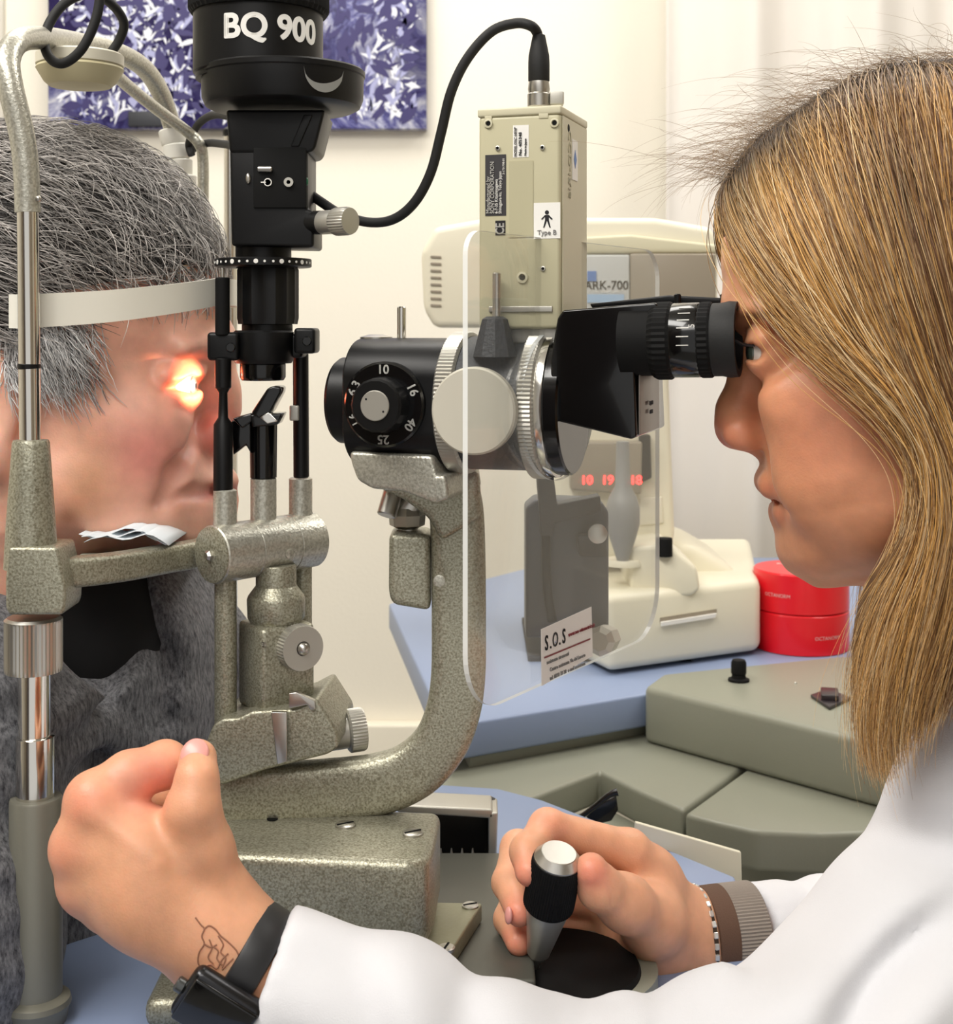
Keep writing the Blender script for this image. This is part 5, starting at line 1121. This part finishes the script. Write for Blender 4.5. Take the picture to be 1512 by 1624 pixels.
def dstrands(n, seed, amin, amax, thick, far=False, fly=0.0):
    r = np.random.default_rng(seed); a = r.uniform(amin, amax, n); nc = 420
    cid = r.integers(0, nc, n); ca = r.uniform(amin, amax, nc); cl_ = r.uniform(0, 1, nc); a = a*.60+ca[cid]*.40
    i = np.minimum(a.astype(int), 6); fr = (a-i)[:, None, None]; fr = fr; av_ = np.clip(a[:, None]+r.normal(0, .16, (n, 1))*tt[None]**1.5+.05*np.sin(tt[None]*r.uniform(3, 9, (n, 1))+r.uniform(0, 6, (n, 1))), 0, 6.999); i = av_.astype(int); fr = (av_-i)[:, :, None]; kk_ = np.arange(nK)[None]; P_ = G[i, kk_]*(1-fr)+G[i+1, kk_]*fr
    env = (tt**.8)[None, :, None]; cof = r.normal(0, 1, (nc, 3))*[.0030, .0035, .0022]
    P_ = P_+cof[cid][:, None, :]*env+(r.normal(0, 1, (n, 3))*[.0022, .003, .0016])[:, None, :]*(.30+.9*env)
    ph = r.uniform(0, 6.28, (n, 1)); am = r.uniform(.0006, .0034, (n, 1)); fq = r.uniform(6, 22, (n, 1)); wv = am*np.sin(ph+fq*tt[None])*tt[None]
    P_[:, :, 0] += wv; P_[:, :, 1] += .6*am*np.cos(ph*1.3+fq*tt[None])*tt[None]
    P_[:, :, 1] += (thick*r.uniform(-1, .35, (n, 1))*np.minimum(1, tt*4)[None])*-1.0*0+thick*r.uniform(-.25, 1, (n, 1))*np.minimum(1, tt*3)[None]
    if far: P_[:, :, 1] = 2*D.Y-P_[:, :, 1]; P_[:, :, 0] += .034*np.clip((tt-.25)*2, 0, 1)[None]+.006
    e_ = (P_-D_C)/(D_R*(1.0+r.uniform(.0, .07, (n, 1, 1)))); el = np.linalg.norm(e_, axis=2, keepdims=True); msk = (el < 1) & (P_[:, :, 2:3] > D_C[2]-.03); P_ = np.where(msk, P_+(e_/np.maximum(el, .3)*D_R-(P_-D_C))*np.minimum(1, tt*14+.3)[None, :, None], P_)
    cut = r.uniform(.80, 1.0, n)                                      # lengths differ
    out = np.empty_like(P_)
    for k in range(n):
        q = np.linspace(0, cut[k], nK)
        for c in range(3): out[k, :, c] = np.interp(q, tt, P_[k, :, c])
    if fly:
        sel = r.uniform(0, 1, n) < fly; m = sel.sum(); off = r.normal(0, 1, (m, 3))*[.008, .008, .007]; out[sel] += off[:, None, :]*(np.sin(tt*r.uniform(1.5, 5))[None, :, None])
    light = cl_[cid]*.65+r.uniform(0, 1, n)*.35; fac = np.clip((a-0)/3.4, 0, 1)
    gold, pale, brown, ash = np.array(srgb(244, 188, 104)[:3]), np.array(srgb(255, 236, 196)[:3]), np.array(srgb(112, 74, 42)[:3]), np.array(srgb(176, 150, 116)[:3])
    lw = np.clip(light*2.3-.42-.70*np.exp(-((a-2.75)/.75)**2), 0, 1)[:, None]; base = brown*(1-lw)+gold*lw; pw = np.clip(light*3-1.9+.5*np.exp(-((a-.6)/.5)**2), 0, 1)[:, None]*.85; base = base*(1-pw)+pale*pw
    aw = (r.uniform(0, 1, n) < .22)[:, None]*.6; base = base*(1-aw)+ash*aw
    return out, base
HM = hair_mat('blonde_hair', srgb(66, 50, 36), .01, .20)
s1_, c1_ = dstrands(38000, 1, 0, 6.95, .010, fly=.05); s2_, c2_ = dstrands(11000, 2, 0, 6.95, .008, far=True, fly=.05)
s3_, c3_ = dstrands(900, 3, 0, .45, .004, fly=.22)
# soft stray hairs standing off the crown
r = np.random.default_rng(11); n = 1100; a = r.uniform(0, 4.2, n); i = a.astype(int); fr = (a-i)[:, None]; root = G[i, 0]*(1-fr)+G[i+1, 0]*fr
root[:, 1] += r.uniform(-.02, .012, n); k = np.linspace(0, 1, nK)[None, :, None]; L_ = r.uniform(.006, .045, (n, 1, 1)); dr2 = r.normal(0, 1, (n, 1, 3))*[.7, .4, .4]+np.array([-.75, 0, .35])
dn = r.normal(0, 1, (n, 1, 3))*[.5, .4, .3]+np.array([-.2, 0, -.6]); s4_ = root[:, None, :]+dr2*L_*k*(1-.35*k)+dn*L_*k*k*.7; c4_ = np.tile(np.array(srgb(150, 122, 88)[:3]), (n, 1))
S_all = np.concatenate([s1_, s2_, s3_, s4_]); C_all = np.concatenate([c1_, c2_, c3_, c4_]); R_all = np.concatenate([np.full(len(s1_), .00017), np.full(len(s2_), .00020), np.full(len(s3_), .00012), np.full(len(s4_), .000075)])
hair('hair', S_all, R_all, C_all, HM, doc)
# the mass of hair beneath the strands
HF = Field(D.o+[-.07, -.12, -.32], D.o+[.20, .13, .17], .004)
HF.ell(W(1448, 378), (.0930, .0755, .0845), .02)
for g in range(5):
    for q in range(4, 27, 1):
        for fy in ((1, -1) if q < 8 else (1,)):
            a_ = G[g][q].copy(); b_ = G[g][q+1].copy(); c_ = (G[g+1][q]+a_)/2; a_[1] += .013; b_[1] += .013; c_[1] += .013
            rr_ = .0085 if q < 22 else .0085*(27-q)/6+.002
            if g == 0: a_[0] += .006+.001*q*.2; b_[0] += .006+.001*q*.2; 
            if fy < 0:
                for w__ in (a_, b_, c_): w__[1] = 2*D.Y-w__[1]; w__[0] += .012
            HF.cone(a_, b_, rr_, rr_, .008)
            HF.cone(c_, b_*.5+.5*c_, rr_, rr_, .010)
# keep the face free
for s in (1, -1): HF.chain([W(1165, 500, s*.05), W(1240, 640, s*.06), W(1330, 760, s*.05)], [.035, .042, .040], .01, 'sub')
HF.chain([W(1130, 420), W(1180, 560), W(1230, 700), W(1260, 860)], [.02, .04, .05, .05], .01, 'sub')
mesh_obj('hair_mass', [HF.mesh()], mat('hair_under', srgb(120, 88, 54), .7, 0, (1200, .5, .001), (160, srgb(92, 66, 42), .35, .65)), doc)
# ================================================================ the patient at the chin rest
pat = thing('person', 'grey-haired patient in a grey sweatshirt resting chin and forehead on the frame', 'person', (-.30, .84, 0))
Q = Head(.84, 1, 0.0, (150, 560)); W = Q.W
PF = Field(Q.o+[-.20, -.10, -.175], Q.o+[.105, .10, .15], .0013)
PF.ell(W(72, 440), (.098, .078, .083), .01)
pp = [(353, 430), (355, 460), (357, 500), (358, 530), (344, 566), (338, 600), (336, 650), (340, 700), (354, 722), (366, 745), (366, 765), (352, 776), (364, 790), (358, 808), (351, 820), (358, 840), (355, 858), (338, 872), (310, 880)]
Q.face(PF, pp, [((353, 430), .066), ((348, 566), .073), ((350, 650), .071), ((366, 745), .067), ((351, 820), .060), ((355, 858), .050), ((310, 880), .04)],
       [((353, 430), .08), ((348, 566), .092), ((350, 650), .092), ((366, 745), .092), ((351, 820), .085), ((355, 858), .075), ((310, 880), .05)], .012, 1.7)
for s in (1, -1):
    PF.ell(W(190, 735, s*.046), (.036, .021, .038), .028)
    PF.ell(W(212, 672, s*.046), (.026, .012, .018), .028)
    PF.cone(W(285, 832, s*.026), W(105, 790, s*.058), .017, .020, .025)
    PF.cone(W(345, 545, s*.010), W(296, 556, s*.044), .0065, .0045, .020)
    PF.ell(W(318, 608, s*.042), (.020, .018, .0125), .012, 'sub')
    PF.ell(W(280, 612, s*.0355), (.0146, .0136, .0140), .010)
    PF.cone(W(312, 590, s*.024), W(264, 597, s*.050), .0045, .0040, .007)
    PF.chain([W(316, 609, s*.028), W(306, 611, s*.042), W(272, 618, s*.052)], [.0042, .0048, .0016], .003, 'sub')
    PF.cone(W(308, 630, s*.030), W(272, 636, s*.050), .0032, .0028, .007)
    PF.ell(W(335, 688, s*.0155), (.0120, .0085, .0105), .005)
    PF.chain([W(316, 664, s*.024), W(305, 700, s*.040), W(280, 745, s*.054), W(252, 795, s*.058)], [.0012, .0022, .0026, .0014], .012, 'sub')
    PF.ell(W(345, 708, s*.0075), (.007, .0038, .005), .003, 'sub')
    PF.chain([W(360, 764), W(348, 767, s*.016), W(300, 782, s*.036)], [.0052, .0046, .0018], .006)
    PF.chain([W(356, 789), W(344, 790, s*.016), W(300, 792, s*.034)], [.0058, .0050, .0020], .006)
    PF.chain([W(364, 775), W(346, 776, s*.020), W(308, 780, s*.044), W(262, 792, s*.060)], [.0016, .0024, .0026, .0016], .005, 'sub')
    PF.cone(W(300, 806, s*.036), W(290, 830, s*.034), .0014, .0010, .008, 'sub')
    # ear
    PF.ell(W(-22, 640, s*.076), (.018, .006, .032), .008); PF.ell(W(-18, 640, s*.083), (.010, .005, .020), .005, 'sub'); PF.ell(W(-8, 725, s*.074), (.009, .006, .012), .008)
PF.chain([W(345, 570), W(352, 620), W(356, 650)], [.0080, .0086, .0098], .012)
PF.cone(W(352, 690), W(350, 712), .0055, .005, .008)
PF.cone(W(300, 840), W(326, 842), .0150, .0150, .02)
PF.cone(W(30, 760), W(-40, 1000), .056, .062, .03)
SK2 = srgb(240, 184, 160)
def pcol(v):
    return blend(v, SK2, [(W(230, 720, .07), (.032, .04, .026), srgb(224, 146, 132)), (W(345, 685, .01), (.018, .03, .02), srgb(222, 120, 108)), (W(340, 778, .01), (.03, .05, .006), srgb(176, 96, 88)),
        (W(217, 573, .07), (.0016, .01, .0016), srgb(130, 60, 50)), (W(115, 815, .07), (.007, .02, .006), srgb(176, 110, 84)), (W(290, 615, .04), (.018, .02, .012), srgb(230, 120, 96)), (W(140, 760, .07), (.02, .03, .03), srgb(226, 168, 132))])
po_, pv, pq_ = mesh_obj('body', [PF.mesh()], skin_mat('rosy_skin', SK2, .5), pat, pcol)
for s in (1, -1): eyeball(V(*W(276, 612, s*.036)), (1, -.1*s, 0), pat, r=.0125, iris=srgb(90, 110, 120))
# grey sweatshirt and the dark shirt inside its collar
GF = Field((-.46, .56, .62), (-.10, 1.04, 1.10), .0036); p = lambda x, y, Y: np.array(P(x, y, Y))
GF.chain([p(170, 1010, .88), p(110, 1180, .88), p(30, 1420, .88), p(-60, 1700, .90)], [.062, .082, .098, .12], .04)
GF.chain([p(40, 1060, .80), p(-80, 1150, .76), p(-120, 1450, .72), p(-80, 1700, .72)], [.045, .068, .062, .058], .03)
GF.chain([p(250, 930, .93), p(300, 1040, .93)], [.035, .045], .03)
CUR = GF
folds(P(240, 1050, .82), (1, 0, .15), .030, .0085, (.045, .09, .08), 1.0, 2)
folds(P(150, 1150, .79), (.35, 0, 1), .034, .0070, (.05, .09, .04), 1.1, 5)
folds(P(180, 1300, .78), (.5, 0, .9), .036, .0070, (.05, .09, .06), 1.2, 7)
folds(P(10, 1250, .70), (.2, 0, 1), .034, .0040, (.06, .09, .10), 1.2, 8)
GF.chain([p(70, 900, .84), p(148, 1000, .80), p(150, 1030, .795)], [.06, .034, .018], .012, 'sub')
sl, x, y, z = GF.reg((-1, -1, -1), (2, 2, 2)); GF.f[sl] += (.0010*np.sin(x*70+2.2*np.sin(z*43))*np.sin(z*37+y*30)).astype(np.float32)
def melange(name):
    m, t, b, N, L = nt(name); b.inputs['Roughness'].default_value = .95; b.inputs['Sheen Weight'].default_value = .05; tc = N('ShaderNodeTexCoord'); mp = N('ShaderNodeMapping'); mp.inputs['Scale'].default_value = (1, 1, .35); L(tc.outputs['Object'], mp.inputs[0])
    n = N('ShaderNodeTexNoise'); n.inputs['Scale'].default_value = 420; n.inputs['Detail'].default_value = 6; n.inputs['Roughness'].default_value = .75; L(mp.outputs[0], n.inputs['Vector'])
    r = N('ShaderNodeValToRGB'); r.color_ramp.elements[0].position = .34; r.color_ramp.elements[0].color = srgb(48, 48, 52); r.color_ramp.elements[1].position = .68; r.color_ramp.elements[1].color = srgb(138, 138, 141); L(n.outputs['Fac'], r.inputs['Fac']); L(r.outputs['Color'], b.inputs['Base Color']); return m
mesh_obj('sweatshirt', [GF.mesh()], melange('grey_melange'), pat, smooth_it=4)
BF = Field((-.40, .72, .92), (-.14, 1.0, 1.12), .004)
BF.chain([p(40, 900, .86), p(140, 1010, .865), p(150, 1080, .87)], [.060, .052, .05], .02)
mesh_obj('dark_undershirt', [BF.mesh()], mat('black_jersey', srgb(16, 16, 18), .9), pat, smooth_it=4)

# short grey hair, combed forward
cen = np.array(W(72, 440)); rad3 = np.array([.098, .078, .083])
def phair(n, seed, test, L0, L1, flow, off0, off1, steps=9):
    r = np.random.default_rng(seed); out = []; cols = []
    while len(out) < n:
        d = r.normal(0, 1, 3); d /= np.linalg.norm(d); pt = cen+d*rad3; 
        if not test(pt, d, r): continue
        L = r.uniform(L0, L1); q = pt.copy(); st = [q.copy()]; jit = r.normal(0, .30, 3); o1 = off1*r.uniform(.35, 1.15)
        for k in range(1, steps):
            f = flow(q)+jit; nrm = (q-cen)/rad3**2; nrm /= np.linalg.norm(nrm); f = f-nrm*(f@nrm)*.9; f /= np.linalg.norm(f)+1e-9
            q = q+f*L/(steps-1); e = (q-cen)/rad3; el = np.linalg.norm(e); t = k/(steps-1); tgt = cen+(q-cen)/el; nn_ = (q-cen)/rad3**2; nn_ /= np.linalg.norm(nn_)
            q = tgt+nn_*(off0+(o1-off0)*math.sin(min(1, t*1.1)*math.pi*.62)); st.append(q.copy())
        out.append(st); g = np.clip(r.normal(.36, .20), .03, .9); cols.append([g*1.05, g*.98, g*.92])
    return np.array(out), np.array(cols)
def flow(q):
    u, l, w_ = Q.loc(q); return np.array([1.0, 0.0, -.35-2.2*max(0, .02-w_)*10*.5]) if u > -.12 else np.array([.35, 0, -1.0])
def test_top(pt, d, r):
    u, l, w_ = Q.loc(pt); line = .048+.35*(u-.02)*0
    return w_ > (.040 if u > 0 else .02-.0*u) or (u < -.02 and w_ > -.03+.5*(-.02-u)*-1)
def sq(n, s, *a): return phair(n, s, *a)
h1, k1 = phair(9000, 5, test_top, .030, .055, flow, .002, .013)
from mathutils.bvhtree import BVHTree as _B
pb = _B.FromPolygons([tuple(x) for x in pv], [tuple(int(i) for i in x) for x in pq_])
r = np.random.default_rng(6); h2 = []; k2 = []
while len(h2) < 1000:
    px = r.uniform(5, 165); py = r.uniform(505, 612)
    if r.uniform() < ((px-60)/105)**1 or r.uniform() < ((py-540)/80): continue
    o = Vector((0, 0, CZ)); d = (P(px, py, 1)-o).normalized(); hit = pb.ray_cast(o, d)
    if not hit[0]: continue
    L = r.uniform(.012, .030); dd = np.array([r.normal(.45, .35), -.12, -1.0]); dd /= np.linalg.norm(dd); q0 = np.array(hit[0])
    bow = r.uniform(.0015, .005); st = [q0+dd*L*t+np.array([r.normal(0, .0003), -bow*math.sin(t*2.6), 0]) for t in np.linspace(0, 1, 9)]
    h2.append(st); g = np.clip(r.normal(.58, .2), .1, 1); k2.append([g, g*.98, g*.97])
h2 = np.array(h2); k2 = np.array(k2)
HP = np.concatenate([h1, h2]); KP = np.clip(np.concatenate([k1, k2]), .02, .95)
hair('hair', HP, np.full(len(HP), .00026), KP, hair_mat('grey_hair', srgb(70, 66, 64), .0, .25, .45), pat)
# scalp cover under the strands
SF = Field(cen-.11, cen+.115, .003); SF.ell(cen, rad3+.004, .004)
sl, x, y, z = SF.reg((-9,)*3, (9,)*3); u = (x-Q.o[0]); w_ = z-Q.o[2]
SF.f[sl] = np.maximum(SF.f[sl], (.028+np.clip(u+.03, 0, 1)*.22-w_)*.8-np.clip(-.0-u, 0, .05)*1.2)
mesh_obj('hair_base', [SF.mesh()], mat('scalp_hair', srgb(84, 80, 78), .8, 0, (900, .8, .002), (300, srgb(46, 43, 42), .35, .65)), pat)
# slit beam falling on the eye
sp = bpy.data.lights.new('slit_beam', 'SPOT'); so = bpy.data.objects.new('slit_beam', sp); C.objects.link(so)
b_ = P(406, 628, .785); t_ = V(*W(298, 610, .040)); so.location = b_; so.rotation_euler = (t_-b_).to_track_quat('-Z', 'Y').to_euler()
sp.energy = 1.5; sp.spot_size = math.radians(40); sp.spot_blend = 1.0; sp.color = (1, .33, .17); sp.shadow_soft_size = .002
sp2 = bpy.data.lights.new('slit_core', 'SPOT'); so2_ = bpy.data.objects.new('slit_core', sp2); C.objects.link(so2_)
so2_.location = b_; so2_.rotation_euler = so.rotation_euler; sp2.energy = 3.0; sp2.spot_size = math.radians(8); sp2.spot_blend = .5; sp2.color = (1, .9, .75); sp2.shadow_soft_size = .001
